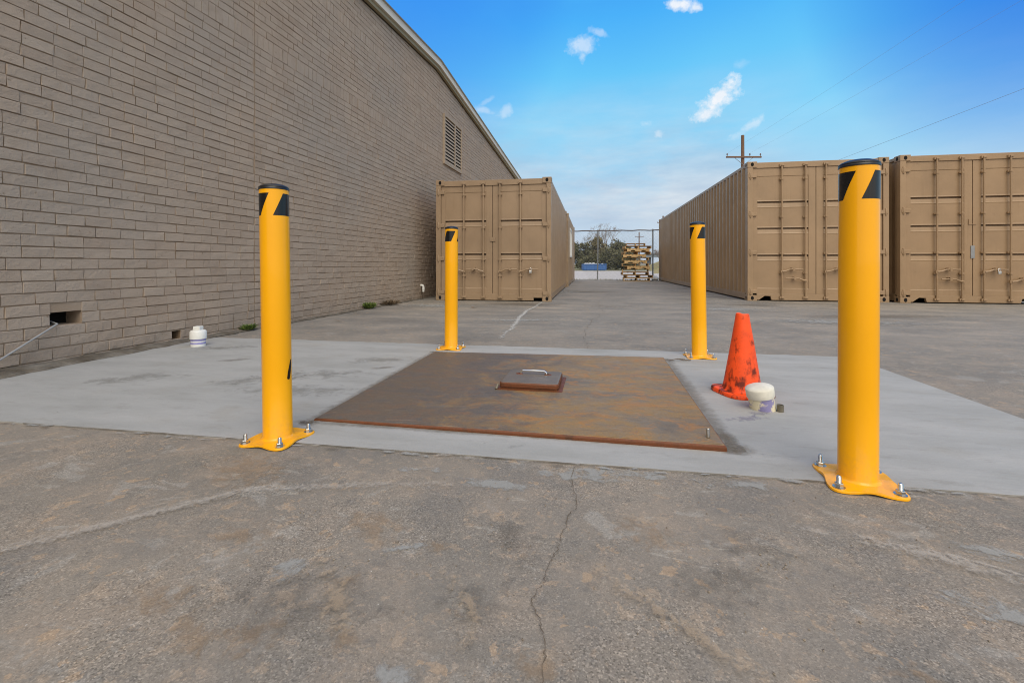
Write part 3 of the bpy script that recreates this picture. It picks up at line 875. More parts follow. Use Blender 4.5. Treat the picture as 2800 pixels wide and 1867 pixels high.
dm = MB(); dm.box(wx-0.05, wx+0.002, 3.6, 4.5, 0.14, 2.2); dm.build('side_door', M['tan4'], CW, bevel=0.006)
CB = container('shipping_container', 'long tall tan container with corrugated side, partly behind nearest yellow post', 2.58, 2.85, 12.19,
               (3.19, 10.02, 0), M['tan2'], (0.33, 0.523, 0.712), (0.222, 0.158, 0.222, 0.158), 'notch')
CC = container('shipping_container', 'tall tan container farthest right with grey padlock and door plate', 2.46, 2.86, 12.19,
               (5.915, 9.94, 0), M['tan3'], (0.33, 0.523, 0.712), (0.222, 0.158, 0.222, 0.158), 'notch')
def lid_plate():
    q = MB(); q.box(2.46*0.5-0.035, 2.46*0.5+0.03, 0.020, 0.0295, 0.86, 1.10)
    q.build('door_plate', M['galv'], CC, bevel=0.002)
    q = MB(); q.box(2.46*0.5-0.07, 2.46*0.5-0.055, 0.018, 0.03, 1.50, 1.60); q.box(2.46*0.5-0.055, 2.46*0.5+0.06, 0.018, 0.03, 1.50, 1.513)
    q.build('seal_bracket', M['tan3'], CC)
    q = MB(); q.box(2.41*0.5-0.055, 2.41*0.5+0.06, 0.014, 0.0295, 1.215, 1.30); q.build('seal_bracket', M['tan1'], CA, bevel=0.004)
lid_plate()
def padlock(label, x, y, z, mat):
    t = thing('padlock', label, 'padlock', (x, y, z), 0, 'padlocks on the container doors')
    b = MB(); b.box(-0.026, 0.026, -0.014, 0.014, -0.075, -0.02); b.build('lock_body', mat, t, bevel=0.006)
    s = MB(); s.tube([(-0.018,0,-0.025),(-0.018,0,0.014),(-0.010,0,0.028),(0.010,0,0.028),(0.018,0,0.014),(0.018,0,-0.025)], 0.005, 8)
    s.build('shackle', M['chrome'], t)
padlock('shiny padlock on door handle of the container beside brick wall', -3.17+2.41*0.74+0.21, 9.10-0.06, 0.255*2.50+0.005, M['steel'])
padlock('grey padlock on door handle of the container farthest right', 5.915+2.46*0.565+0.21, 9.94-0.06, 0.222*2.86+0.005, M['steel'])

# ---------------------------------------------------------------- bollards
BR = 0.0572; BH = 1.050
def make_bollard():
    t = thing('bollard', 'yellow steel bollard', 'bollard', (0,0,0), 0, 'yellow bollards around the rusty plate')
    p = MB()
    p.lathe([(BR+0.010,0.013),(BR+0.004,0.017),(BR,0.024),(BR,0.3),(BR,0.7),(BR,BH)], 64)
    p.build('post', M['yellow'], t)
    c = MB()
    c.lathe([(BR+0.0002,BH-0.003),(BR+0.0020,BH-0.002),(BR+0.0022,BH+0.004),(BR+0.0008,BH+0.0055),(BR+0.0016,BH+0.007),(BR+0.0010,BH+0.010),(BR*0.90,BH+0.015),(BR*0.65,BH+0.021),(BR*0.35,BH+0.0245),(0.001,BH+0.0255)], 64)
    c.build('cap', M['black'], t, ang=50)
    # pressed base plate with lobed corners and lifted edges
    b = MB(); n = 96; rings = []
    def outline(a):
        c_, s_ = abs(math.cos(a)), abs(math.sin(a))
        e = 7.0
        r = 0.112 / ((c_**e + s_**e) ** (1/e))
        k = (math.cos(4*a)+1)/2                 # 1 at edge middles
        return r * (1 - 0.085*k**1.6)
    for q in (1.0, 0.985, 0.85, 0.7, 0.0):
        ring = []
        for k in range(n):
            a = 2*math.pi*k/n
            ro = outline(a)
            m = (math.cos(4*a)+1)/2
            lift = 0.007*m**1.5
            if q == 0.0: r, z = BR+0.006, 0.0145
            else:
                r = (BR+0.006) + (ro-(BR+0.006))*q if q < 1 else ro
                z = 0.0078 + lift*(q**2) + 0.006*(1-q)**1.0
                if q == 1.0: z -= 0.0015
            ring.append((r*math.cos(a), r*math.sin(a), z))
        rings.append(ring)
    low = []
    for k in range(n):
        a = 2*math.pi*k/n; ro = outline(a); m = (math.cos(4*a)+1)/2
        low.append((ro*math.cos(a), ro*math.sin(a), 0.0006 + 0.006*m**1.5))
    rings.insert(0, low)
    vs = [v for r in rings for v in r]; fs = []
    for j in range(len(rings)-1):
        for k in range(n):
            k2 = (k+1) % n
            fs.append((j*n+k, j*n+k2, (j+1)*n+k2, (j+1)*n+k))
    b.add(vs, fs, 0, True)
    b.build('base_plate', M['yellow'], t, ang=50)
    # tape stripes
    def stripe(a_top, wdeg, zt, zb_, slant, mat=0):
        s = MB()
        nu, nv = 20, 8; vs = []; fs = []
        for j in range(nv+1):
            v = j/nv; z = zt + (zb_-zt)*v
            for i in range(nu+1):
                a = R(a_top + slant*v + wdeg*i/nu) - math.pi/2
                rr = BR + 0.0006
                vs.append((rr*math.cos(a), rr*math.sin(a), z))
        for j in range(nv):
            for i in range(nu):
                q = j*(nu+1)+i
                fs.append((q, q+nu+1, q+nu+2, q+1))
        s.add(vs, fs, 0, True); s.build('warning_stripe', M['tape'], t)
    zt, zb_ = BH-0.020, BH-0.112
    stripe(0, 82, zt, zb_, -40); stripe(137, 82, zt, zb_, -40); stripe(274, 34, zt, zb_, -40)
    for sx, sy in ((-1,-1),(1,-1),(1,1),(-1,1)):
        x, y = 0.084*sx, 0.084*sy
        q = MB()
        nt = 14
        prof = []
        hh = random.uniform(0.032, 0.038)
        for k in range(nt):
            z = 0.008 + hh*k/nt
            prof += [(0.0066, z), (0.0078, z+hh/nt*0.5)]
        prof += [(0.0060, 0.008+hh), (0.0045, 0.011+hh), (0.001, 0.0115+hh)]
        q.lathe(prof, 14, M=Matrix.Translation((x,y,0)))
        bo = q.build('anchor_bolt', M['steel'], t)
        nn = MB(); nn.lathe([(0.0125,0.0115),(0.013,0.0125),(0.013,0.0215),(0.0115,0.0235),(0.006,0.0235)], 6, M=Matrix.Translation((x,y,0)) @ Matrix.Rotation(random.uniform(0,1),4,'Z'), smooth=False)
        nn.build('nut', M['steel'], bo)
        ww = MB(); ww.lathe([(0.0185,0.0085),(0.0185,0.0112),(0.008,0.0114)], 20, M=Matrix.Translation((x,y,0)), smooth=False)
        ww.build('washer', M['steel'], bo)
    return t
proto = make_bollard()
# x, y, plate turn, stripe phase (degrees, 0 = towards -y), lean sideways, label
spots = [
    (0.900, 1.728, R(-7), -117.5, R(0.2), 'nearest and largest yellow bollard, right of the orange cone'),
    (-1.303, 1.733, R(-5), -65, R(-1.1), 'yellow bollard at the plate corner left front, black tape scrap low on its side'),
    (-1.205, 3.860, R(0), -29, R(0.2), 'yellow bollard in front of the container beside brick wall'),
    (0.862, 3.835, R(2), -114, R(-0.9), 'yellow bollard behind the orange cone, against corrugated container side'),
]
BOL = []
for i, (x, y, rz, ph, lean, lab) in enumerate(spots):
    o = proto if i == 0 else copy_tree(proto)
    o.location = (x, y, 0.001 if y < 1.8 else 0.0045)
    o.rotation_euler = (0, lean, rz)
    o['label'] = lab; BOL.append(o)
    o.scale = (1, 1, (1.02, 1.006, 1.0, 1.004)[i])
    for ch in o.children:
        if ch.name.startswith('warning_stripe'):
            ch.rotation_euler = (0, 0, R(ph) - rz)
# scrap of tape on the left front bollard
s = MB()
a0, a1 = R(52), R(84)
vs = []; n = 8
for j, (z, o0, o1) in enumerate(((0.335, 22, 30), (0.31, 12, 28), (0.285, 4, 24), (0.262, 0, 17), (0.255, 3, 14))):
    for i in range(n+1):
        a = R(83 + o0 + (o1-o0)*i/n) - math.pi/2
        vs.append(((BR+0.0007)*math.cos(a), (BR+0.0007)*math.sin(a), z))
fs = [(j*(n+1)+i, (j+1)*(n+1)+i, (j+1)*(n+1)+i+1, j*(n+1)+i+1) for j in range(4) for i in range(n)]
s.add(vs, fs, 0, True)
s.build('tape_scrap', M['tape'], BOL[1])

# ---------------------------------------------------------------- rusty plate and hatch
def plate():
    t = thing('steel_plate', 'large rusty square steel cover plate on pale concrete between the bollards', 'cover plate', (0,0,0))
    mb = MB()
    hz = {(0,0): 0.017, (1,0): 0.029, (1,1): 0.023, (0,1): 0.015}
    def Z(u, v):
        return (hz[0,0]*(1-u)+hz[1,0]*u)*(1-v) + (hz[0,1]*(1-u)+hz[1,1]*u)*v
    n = 24
    def P(u, v, inset, dz):
        x = PX0+inset + (PX1-PX0-2*inset)*u; y = PY0+inset + (PY1-PY0-2*inset)*v
        x += 0.035*(v-0.5)*(u)                 # slightly out of square
        y += -0.055*(u-0.5)*(1-v) + 0.04*(u-0.5)*v
        return (x, y, Z(u, v)+dz)
    vs = [P(i/n, j/n, 0.012, 0.0006*math.sin(i*1.1)*math.cos(j*0.9)) for j in range(n+1) for i in range(n+1)]
    fs = [(j*(n+1)+i, j*(n+1)+i+1, (j+1)*(n+1)+i+1, (j+1)*(n+1)+i) for j in range(n) for i in range(n)]
    mb.add(vs, fs, 0, True)
    def ring(inset, dz, floor=None):
        L = [(i/n, 0) for i in range(n)] + [(1, i/n) for i in range(n)] + [(1-i/n, 1) for i in range(n)] + [(0, 1-i/n) for i in range(n)]
        out = []
        for u, v in L:
            p = P(u, v, inset, dz)
            out.append(p if floor is None else (p[0], p[1], floor))
        return out
    rs = [ring(0.012, 0), ring(0.006, -0.0015), ring(0.001, -0.006), ring(0.0, -0.010), ring(0.0, 0, 0.002)]
    m = len(rs[0])
    for a, b, mi in zip(rs[:-1], rs[1:], (0, 1, 1, 1)):
        mb.add(a+b, [(k, m+k, m+(k+1) % m, (k+1) % m) for k in range(m)], mi, True)
    mb.build('plate', [M['rust'], M['rust_edge']], t, ang=80)
    b = MB(); b.lathe([(0.0075,0.0),(0.0075,0.034),(0.006,0.036),(0.001,0.036)], 12, M=Matrix.Translation((0.480,1.985,0.030)) @ Matrix.Rotation(R(-6),4,'X'))
    b.build('stud', M['steel'], t)
    # access hatch
    h = thing('access_hatch', 'small rusty square hatch lid with chrome handle on the steel plate', 'hatch', (-0.345, 2.745, 0.0210), R(-1))
    L = MB()
    def rr(hw, hd, r, z, n=5):
        out = []
        for cx, cy, a in ((hw-r, hd-r, 0), (-hw+r, hd-r, 90), (-hw+r, -hd+r, 180), (hw-r, -hd+r, 270)):
            for k in range(n):
                q = R(a + 90*k/(n-1)); out.append((cx+r*math.cos(q), cy+r*math.sin(q), z))
        return out
    W, D = 0.172, 0.160
    prof = [rr(W-0.004, D-0.004, 0.02, 0.012), rr(W, D, 0.022, 0.014), rr(W, D, 0.022, 0.032), rr(W-0.004, D-0.004, 0.02, 0.039), rr(W-0.013, D-0.013, 0.016, 0.042)]
    m = len(prof[0])
    for i, (a, b) in enumerate(zip(prof[:-1], prof[1:])):
        L.add(a+b, [(k, (k+1) % m, m+(k+1) % m, m+k) for k in range(m)], 1 if i < 3 else 0, True)
    L.add(prof[-1], [tuple(range(m))], 0)
    L.build('lid', [M['lid'], M['rust_edge']], h, ang=60)
    fr = MB(); fr.box(-W-0.012, W+0.022, -D-0.016, D+0.012, 0.0, 0.004); fr.box(-W+0.008, W-0.008, -D+0.008, D-0.008, 0.004, 0.0135)
    fr.build('hatch_frame', M['rust_edge'], h)
    hg = MB(); hg.tube([(-W-0.014, -D-0.015, 0.002), (-W-0.010, -D+0.01, 0.022)], 0.008, 8); hg.build('hinge_pin', M['pipe'], h)
    hd = MB(); y = 0.055
    hd.tube([(-0.080,y,0.042),(-0.077,y,0.056),(-0.067,y,0.063),(0.0,y,0.064),(0.067,y,0.063),(0.077,y,0.056),(0.080,y,0.042)], 0.0058, 10)
    hn = hd.build('handle', M['chrome'], h)
    for sx in (-1, 1):
        wd = MB()
        wd.lathe([(0.018,0.042),(0.014,0.045),(0.006,0.047)], 12, M=Matrix.Translation((0.088*sx, y, 0)) @ Matrix.Scale(1.4, 4, (1,0,0)))
        wd.build('weld', M['rust_edge'], hn)
plate()

# ---------------------------------------------------------------- cone
def cone():
    t = thing('traffic_cone', 'dirty scuffed orange traffic cone standing on the pale slab', 'cone', (0.862, 2.80, 0.0055), R(20))
    t.rotation_euler = (0, R(0.3), R(20))
    c = MB()
    prof = [(0.112,0.018),(0.106,0.028),(0.100,0.045),(0.094,0.075),(0.060,0.29),(0.038,0.43),(0.0355,0.452),(0.033,0.456),(0.0305,0.452),(0.033,0.43),(0.054,0.29)]
    n = 40; vs = []; fs = []
    for j, (r, z) in enumerate(prof):
        for k in range(n):
            a = 2*math.pi*k/n
            dr = 1 + 0.025*math.sin(2*a+1)*max(0, (z-0.2)/0.25) + 0.008*math.sin(5*a+z*20)
            zz = z
            if z > 0.425: zz = z - 0.018*max(0, math.cos(a-R(10)))**3
            vs.append((r*dr*math.cos(a), r*dr*math.sin(a), zz))
    for j in range(len(prof)-1):
        for k in range(n):
            k2 = (k+1) % n
            fs.append((j*n+k, j*n+k2, (j+1)*n+k2, (j+1)*n+k))
    c.add(vs, fs, 0, True)
    c.build('cone_body', M['cone'], t, ang=60)
    b = MB()
    def outl(a, k):
        c_, s_ = abs(math.cos(a)), abs(math.sin(a)); e = 3.6
        return k / ((c_**e + s_**e) ** (1/e))
    rings = []
    for q, z in ((1.0, 0.0), (1.005, 0.012), (0.97, 0.021), (0.80, 0.022), (0.6, 0.025)):
        rings.append([(outl(2*math.pi*k/120, 0.142)*q*(1+0.006*(k % 4 == 0)*(z < 0.01))*math.cos(2*math.pi*k/120), outl(2*math.pi*k/120, 0.142)*q*math.sin(2*math.pi*k/120), z + (0.004*math.sin(2*math.pi*k/40) if z > 0.001 else 0.0)) for k in range(120)])
    vs = [v for r in rings for v in r]
    fs = [(j*120+k, j*120+(k+1) % 120, (j+1)*120+(k+1) % 120, (j+1)*120+k) for j in range(4) for k in range(120)]
    b.add(vs, fs, 0, True)
    b.build('base', M['cone'], t, ang=50)
cone()

# ---------------------------------------------------------------- pvc cleanouts and pipe
def cleanout_leaning():
    t = thing('cleanout_pipe', 'leaning white pipe stub with domed cap and purple stains beside the cone', 'pipe', (0.872, 2.512, 0.004))
    t.rotation_euler = (R(3), R(-11), R(10))
    p = MB(); p.lathe([(0.060,-0.01),(0.059,0.085)], 40); p.build('pipe_stub', M['pvc_primer'], t)
    c = MB(); c.lathe([(0.0592,0.066),(0.0645,0.067),(0.0655,0.070),(0.0665,0.110),(0.0645,0.114),(0.050,0.121),(0.030,0.127),(0.001,0.129)], 44); c.build('cap', M['pvc_old'], t, ang=50)
    q = thing('pipe_stub', 'short corroded metal pipe end beside the leaning white pipe', 'pipe', (0.940, 2.474, 0.005))
    m = MB(); m.lathe([(0.016,0.0),(0.016,0.034),(0.012,0.034),(0.012,0.004)], 16); m.build('sleeve', M['pipe'], q)
cleanout_leaning()
def cleanout_square():
    t = thing('cleanout_pipe', 'upright white pipe cap with square plug near the brick wall', 'pipe', (-3.50, 3.585, 0.004), R(12))
    p = MB(); p.lathe([(0.058,0.0),(0.058,0.075)], 40); pp = p.build('pipe_stub', M['pvc'], t)
    b = MB()
    for z in (0.030, 0.058):
        b.lathe([(0.0586,z-0.008),(0.0588,z),(0.0586,z+0.008)], 40)
    b.build('primer_band', M['primer'], pp)
    c = MB(); c.lathe([(0.058,0.068),(0.066,0.069),(0.066,0.130),(0.060,0.140),(0.050,0.146),(0.03,0.148),(0.001,0.148)], 44); c.build('cap', M['pvc'], t, ang=45)
    s = MB(); s.box(-0.030, 0.030, -0.030, 0.030, 0.146, 0.180); s.build('square_plug', M['pvc'], t, bevel=0.006)
cleanout_square()
def elbow():
    p = onwall(9.49, 0.27)
    t = thing('drain_elbow', 'small white pipe elbow sticking out of the brick wall near container', 'pipe', p, -PHI)
    m = MB(); m.tube([(-0.02,0,0.02),(0.035,0,0.02),(0.058,0,0.010),(0.066,0,-0.012),(0.066,0,-0.12)], 0.026, 16)
    m.tube([(0.066,0,-0.03),(0.066,0,-0.075)], 0.030, 16)
    m.build('elbow', M['pvc'], t)
elbow()
def cable():
    a = onwall(2.79, 0.315, -0.08); b = onwall(2.77, 0.300, 0.03)
    c = (-3.86, 2.32, 0.06); d = (-3.80, 2.0, 0.02)
    m = MB()
    pts = [a, b, tuple(Vector(b).lerp(Vector(c), 0.5)), c, d, (-3.78, 1.6, 0.012)]
    m.tube(pts, 0.0065, 8)
    tag(m.build('cable', M['conduit']), 'thin grey cable running from the hole in the wall to the ground', 'cable')
cable()

# ---------------------------------------------------------------- small plants and litter
def weed(label, s, r, h, mat, seed, n, out=0.05):
    random.seed(seed)
    p = onwall(s, 0.01, out)
    m = MB(); m.use_c = True
    for k in range(n):
        a = random.uniform(0, 6.28); q = random.random()**0.6*r
        x, y = q*math.cos(a), q*math.sin(a)
        hh = h*random.uniform(0.35, 1.0); w = random.uniform(0.006, 0.016)
        dx, dy = x*0.6+random.uniform(-0.03,0.03), y*0.6+random.uniform(-0.03,0.03)
        b = random.uniform(0, 6.28); cx, cy = w*math.cos(b), w*math.sin(b)
        m.cur = random.random()
        m.add([(x*0.4,y*0.4,0),(x*0.4+dx*0.5-cx,y*0.4+dy*0.5-cy,hh*0.6),(x*0.4+dx,y*0.4+dy,hh),(x*0.4+dx*0.5+cx,y*0.4+dy*0.5+cy,hh*0.6)], [(0,1,2,3)])
    o = m.build('weed', mat, loc=p)
    tag(o, label, 'weed')
weed('leafy green weed at the wall foot, right of the front left bollard', 7.14, 0.14, 0.11, M['weed'], 1, 260, 0.10)
weed('low green weed at the wall foot, just left of the front left bollard', 4.55, 0.10, 0.07, M['weed'], 2, 120, 0.08)
weed('dried brown weed clump against the wall beside the green one', 7.85, 0.26, 0.10, M['dry'], 3, 220, 0.08)
def leaf(label, x, y, sc_, rz):
    m = MB()
    n = 10; top = []; bot = []
    for i in range(n+1):
        u = -1 + 2*i/n
        w = 0.35*(1-u*u)**0.7 + 0.02*math.sin(i*2.1)
        top.append((u, w, 0.22*abs(u)+0.25*w)); bot.append((u, -w, 0.22*abs(u)+0.30*w))
    vs = [(a*sc_, b*sc_, c*sc_+0.003) for a, b, c in top+bot]
    m.add(vs, [(i, n+1+i, n+2+i, i+1) for i in range(n)], 0, True)
    o = m.build('dead_leaf', M['litter'], loc=(x, y, 0.003)); o.rotation_euler = (0, 0, rz)
    tag(o, label, 'leaf')
leaf('curled brown leaf lying near the wall, right of the front left bollard', -3.22, 5.46, 0.06, 0.3)
leaf('dark leaf lying in front of the container beside brick wall', -1.967, 7.59, 0.07, -0.2)
def pebbles():
    random.seed(17); m = MB()
    for k in range(150):
        if k < 16:
            x = random.gauss(0.455, 0.022); y = random.gauss(1.215, 0.03)
            r = random.uniform(0.001, 0.0035)
        else:
            x = random.uniform(-0.9, 1.0); y = random.uniform(0.78, 1.62); r = random.uniform(0.0009, 0.0028)
        mm = Matrix.Translation((x, y, r*0.35+0.001)) @ Matrix.Rotation(random.uniform(0,3),4,'Z') @ Matrix.Diagonal((1.2, 0.85, 0.6, 1))
        m.lathe([(0.001,-r),(r*0.7,-r*0.7),(r,0),(r*0.7,r*0.7),(0.001,r)], 7, M=mm)
    o = m.build('gravel', M['pebble']); o['kind'] = 'stuff'
    tag(o, 'loose pebbles scattered over the worn pavement in front', 'gravel')
pebbles()
def twig():
    m = MB(); m.tube([(0.60,3.63,0.012),(0.66,3.645,0.02),(0.70,3.63,0.016),(0.73,3.66,0.012),(0.76,3.655,0.012)], 0.0035, 6)
    m.tube([(0.66,3.645,0.02),(0.69,3.67,0.018),(0.72,3.675,0.014)], 0.0025, 6)
    tag(m.build('twig', M['bark']), 'dark dry twig beside the far right corner of the steel plate', 'twig')
twig()

# ---------------------------------------------------------------- fence
def fence():
    t = thing('chain_link_fence', 'tall chain link fence across the far end of the yard', 'fence', (0, 22.7, 0))
    H = 2.42
    posts = [-2.2, 0.36, 2.98, 5.6, 8.2, 10.8, 13.4]
    for k, x in enumerate(posts):
        m = MB(); m.tube([(x,0,-0.3),(x+0.03*(k % 2),0,H)], 0.034, 10); m.lathe([(0.04,H),(0.035,H+0.03),(0.001,H+0.05)], 10, M=Matrix.Translation((x+0.03*(k % 2),0,0)))
        m.build('post', M['galv'], t)
    m = MB(); pts = []
    for i in range(60):
        x = -2.2 + 15.6*i/59; pts.append((x, -0.03, H-0.02+0.012*math.sin(i*1.9)))
    m.tube(pts, 0.026, 8); m.build('top_rail', M['rail'], t)
    w = MB(); st = 0.062; x0, x1 = -2.2, 13.4; r = 0.0021
    k = 0
    for sgn in (1, -1):
        x = x0 - H
        while x < x1 + H:
            a = (x, 0.03 if sgn > 0 else 0.036, 0.04); b = (x+sgn*H*0.9, 0.03 if sgn > 0 else 0.036, H-0.03)
            if x0 < min(a[0], b[0]) and max(a[0], b[0]) < x1:
                w.tube([a, b], r, 3, smooth=False, caps=False)
            x += st
    w.build('chain_mesh', M['galv'], t)
fence()

# ---------------------------------------------------------------- pallets
def pallets():
    random.seed(9)
    W, D = 1.18, 1.0
    t = thing('wooden_pallet', '', 'pallet', (0,0,0), 0, 'wooden pallets stacked by the fence')
    m = MB()
    for k in range(7):
        x = -D/2 + (D-0.09)*k/6
        m.box(-W/2, W/2, x, x+0.09, 0.114, 0.132)
    m.build('top_deck', M['wood'], t)
    m = MB()
    for x in (-D/2, -0.045, D/2-0.09): m.box(-W/2, W/2, x, x+0.09, 0.0, 0.018)
    m.build('bottom_deck', M['wood'], t)
    for x in (-W/2, -0.02, W/2-0.04):
        m = MB(); m.box(x, x+0.04, -D/2+0.002, D/2-0.002, 0.062, 0.1135)
        for ya, yb in ((-D/2+0.002, -D/2+0.17), (-0.14, 0.14), (D/2-0.17, D/2-0.002)): m.box(x, x+0.04, ya, yb, 0.0185, 0.062)
        m.build('stringer', M['wood'], t)
    where = ['bottom', 'second', 'third', 'fourth', 'fifth', 'sixth', 'seventh', 'eighth', 'ninth', 'tenth', 'eleventh', 'twelfth', 'top']
    dx = [0.02, 0.10, -0.06, -0.02, 0.06, -0.05, -0.04, -0.02, -0.06, 0.0, 0.03, 0.04, -0.02]
    for i, wname in enumerate(where):
        o = t if i == 0 else copy_tree(t)
        o.location = (2.10+dx[i], 21.9+random.uniform(-0.05,0.05), 0.001+0.1335*i)
        o.rotation_euler = (0, 0, R(random.uniform(-6, 6)) + (R(90) if i in (4, 6, 8, 10) else 0))
        if i == 12: o.scale = (0.72, 0.8, 0.9)
        o['label'] = ('smaller top pallet of the leaning stack by the fence' if i == 12 else
                      'bottom pallet of the leaning stack, resting on the ground' if i == 0 else
                      '%s wooden pallet from the ground in the leaning stack' % wname)
pallets()
def bag():
    random.seed(2); m = MB()
    n = 12; vs = []; prof = [(0.10,0.0),(0.16,0.05),(0.15,0.12),(0.10,0.18),(0.03,0.21)]
    for r, z in prof:
        for k in range(n):
            q = r*random.uniform(0.8, 1.15); a = 2*math.pi*k/n
            vs.append((q*math.cos(a), q*math.sin(a), z*random.uniform(0.9,1.1)))
    fs = [(j*n+k, j*n+(k+1) % n, (j+1)*n+(k+1) % n, (j+1)*n+k) for j in range(4) for k in range(n)] + [tuple(4*n+k for k in range(n))]
    m.add(vs, fs, 0, True)
    o = m.build('white_bag', M['white'], loc=(3.05, 22.4, 0.0))
    tag(o, 'small white bag lying at the fence foot by the long container', 'bag')
bag()

# ---------------------------------------------------------------- background
TH = math.atan(179/1045.0)
def cw(X, Z):            # ground position given right / forward distances from the viewpoint
    return (X*math.cos(TH) - Z*math.sin(TH), X*math.sin(TH) + Z*math.cos(TH))

def dumpster():
    x, y = cw(16.4, 90)
    t = thing('dumpster', 'long blue open top dumpster in front of the trees', 'dumpster', (x, y, -0.41), TH)
    L, Hh, Wd = 4.6, 1.30, 2.2
    b = MB(); w = 0.06
    b.box(-L/2, L/2, 0, w, 0.1, Hh); b.box(-L/2, L/2, Wd-w, Wd, 0.1, Hh)
    b.box(-L/2, -L/2+w, w, Wd-w, 0.1, Hh); b.box(L/2-w, L/2, w, Wd-w, 0.1, Hh); b.box(-L/2, L/2, w, Wd-w, 0.1, 0.2)
    b.build('bin', M['blue'], t, bevel=0.02)
    r = MB()
    for k in range(9):
        x0 = -L/2+0.1+(L-0.3)*k/8; r.box(x0, x0+0.1, -0.09, -0.002, 0.12, Hh-0.1)
    r.box(-L/2-0.05, L/2+0.05, -0.10, 0.0-0.002, Hh-0.1, Hh+0.02)
    r.build('ribs', M['blue'], t)
    s = MB(); s.box(-L/2+0.2, L/2-0.2, 0.3, 0.5, 0.0, 0.1); s.box(-L/2+0.2, L/2-0.2, Wd-0.5, Wd-0.3, 0.0, 0.1); s.build('skid', M['dark'], t)
    random.seed(8); q = MB()
    for k in range(9):
        mm = Matrix.Translation((random.uniform(-L/2+0.6, L/2-0.5), random.uniform(0.5, 1.7), Hh-0.05)) @ Matrix.Rotation(random.uniform(-0.5,0.5),4,'Y')
        q.obox(mm, -0.4, 0.4, -0.3, 0.3, -0.2, random.uniform(0.05,0.25))
    tag(q.build('rubbish', M['white'], loc=t.matrix_basis.translation), 'pale rubbish heaped inside the blue dumpster', 'rubbish')
    bpy.context.view_layer.update()
    bpy.data.objects['rubbish'].rotation_euler = (0, 0, TH)
dumpster()

def tree_crown(name, label, X, Z, hgt, wid, mat, seed, nleaf=2600, low=0.0, bare=False):
    random.seed(seed)
    x, y = cw(X, Z)
    t = thing(name, label, 'tree', (x, y, -0.42), random.uniform(0, 6), 'trees beyond the fence')
    tr = MB(); tips = []
    def grow(p, d, L, r, lev, mx):
        q = p + d*L
        mid = p.lerp(q, 0.5) + Vector((random.uniform(-1,1), random.uniform(-1,1), 0))*L*0.06
        tr.tube([p, mid, q], [r, r*0.82, r*0.66], 6 if lev < 3 else 4, caps=False)
        if lev >= mx: tips.append(q); return
        for k in range(3 if lev < 3 else 2):
            ax = Vector((random.uniform(-1,1), random.uniform(-1,1), random.uniform(-0.15,0.55)))
            nd = (d*0.9 + ax*(0.75 if not bare else 0.6)).normalized()
            grow(q, nd, L*random.uniform(0.60, 0.82), r*0.62, lev+1, mx)
    if bare:
        grow(Vector((0,0,0)), Vector((0,0,1)), hgt*0.27, 0.18, 0, 6)
        tr.build('trunk', M['twig'], t)
        for q in list(tips):
            pass
        tw = MB()
        for q in tips:
            for k in range(2):
                e = q + Vector((random.uniform(-.5,.5), random.uniform(-.5,.5), random.uniform(0.0,0.7)))
                tw.tube([q, e], [0.022, 0.008], 3, caps=False, smooth=False)
        tw.build('crown', M['twig'], t)
        return t
    grow(Vector((0,0,0)), Vector((0,0,1)), hgt*0.30, 0.20, 0, 4)
    tr.build('trunk', M['bark'], t)
    lf = MB(); lf.use_c = True
    clumps = []
    for k in range(46):
        while True:
            u = Vector((random.uniform(-1,1), random.uniform(-1,1), random.uniform(-1,1)))
            if u.length < 1: break
        zc = low + (1-low)*(0.52+0.46*u.z)
        taper = math.sqrt(max(0.05, 1 - max(0, (zc-0.45)/0.6)**2))
        clumps.append((Vector((u.x*wid/2*taper, u.y*wid/2*taper, zc*hgt*0.92)), random.uniform(0.10, 0.22)*wid, random.random()))
    for k in range(nleaf):
        c, r, tn = random.choice(clumps)
        while True:
            u = Vector((random.uniform(-1,1), random.uniform(-1,1), random.uniform(-1,1)))
            if u.length < 1: break
        p = c + u*r
        if p.z < 0.05: p.z = random.uniform(0.05, 0.6)
        s = random.uniform(0.13, 0.30)
        n1 = Vector((random.uniform(-1,1), random.uniform(-1,1), random.uniform(-1,1))).normalized()
        n2 = n1.orthogonal().normalized(); n3 = n1.cross(n2)
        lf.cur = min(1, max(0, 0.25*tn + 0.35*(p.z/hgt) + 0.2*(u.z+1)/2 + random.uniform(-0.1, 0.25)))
        lf.add([p-n2*s, p-n3*s*0.6, p+n2*s, p+n3*s*0.6], [(0,1,2,3)])
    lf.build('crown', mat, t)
    return t
PXM = 0.105
def bx(px): return (px-1176)*PXM
tree_crown('evergreen_tree', 'dark evergreen tree above the left end of the dumpster', bx(1338), 110, 7.6, 6.0, M['ever'], 41, 4200)
tree_crown('leafy_tree', 'olive brown thinly leaved tree behind the dumpster middle', bx(1376), 112, 8.6, 6.0, M['ever2'], 42, 5200)
tree_crown('evergreen_tree', 'dark evergreen tree between the dumpster and the pallet stack', bx(1413), 108, 7.4, 6.0, M['ever'], 43, 4200)
tree_crown('evergreen_tree', 'dark round evergreen tree partly behind the pallet stack', bx(1440), 113, 7.4, 4.2, M['ever'], 44, 2400)
tree_crown('shrub', 'low dark undergrowth behind the blue dumpster', bx(1392), 103, 4.6, 8.0, M['ever'], 45, 4200)
tree_crown('shrub', 'low dark undergrowth left of the blue dumpster', bx(1350), 104, 3.8, 6.5, M['ever'], 46, 2400)
tree_crown('shrub', 'low dark undergrowth behind the pallet stack', bx(1432), 104, 4.2, 5.0, M['ever'], 48, 2000)
tree_crown('bare_tree', 'tall leafless tree rising over the fence rail, left of the pallets', bx(1411), 116, 12.4, 5, None, 51, bare=True)
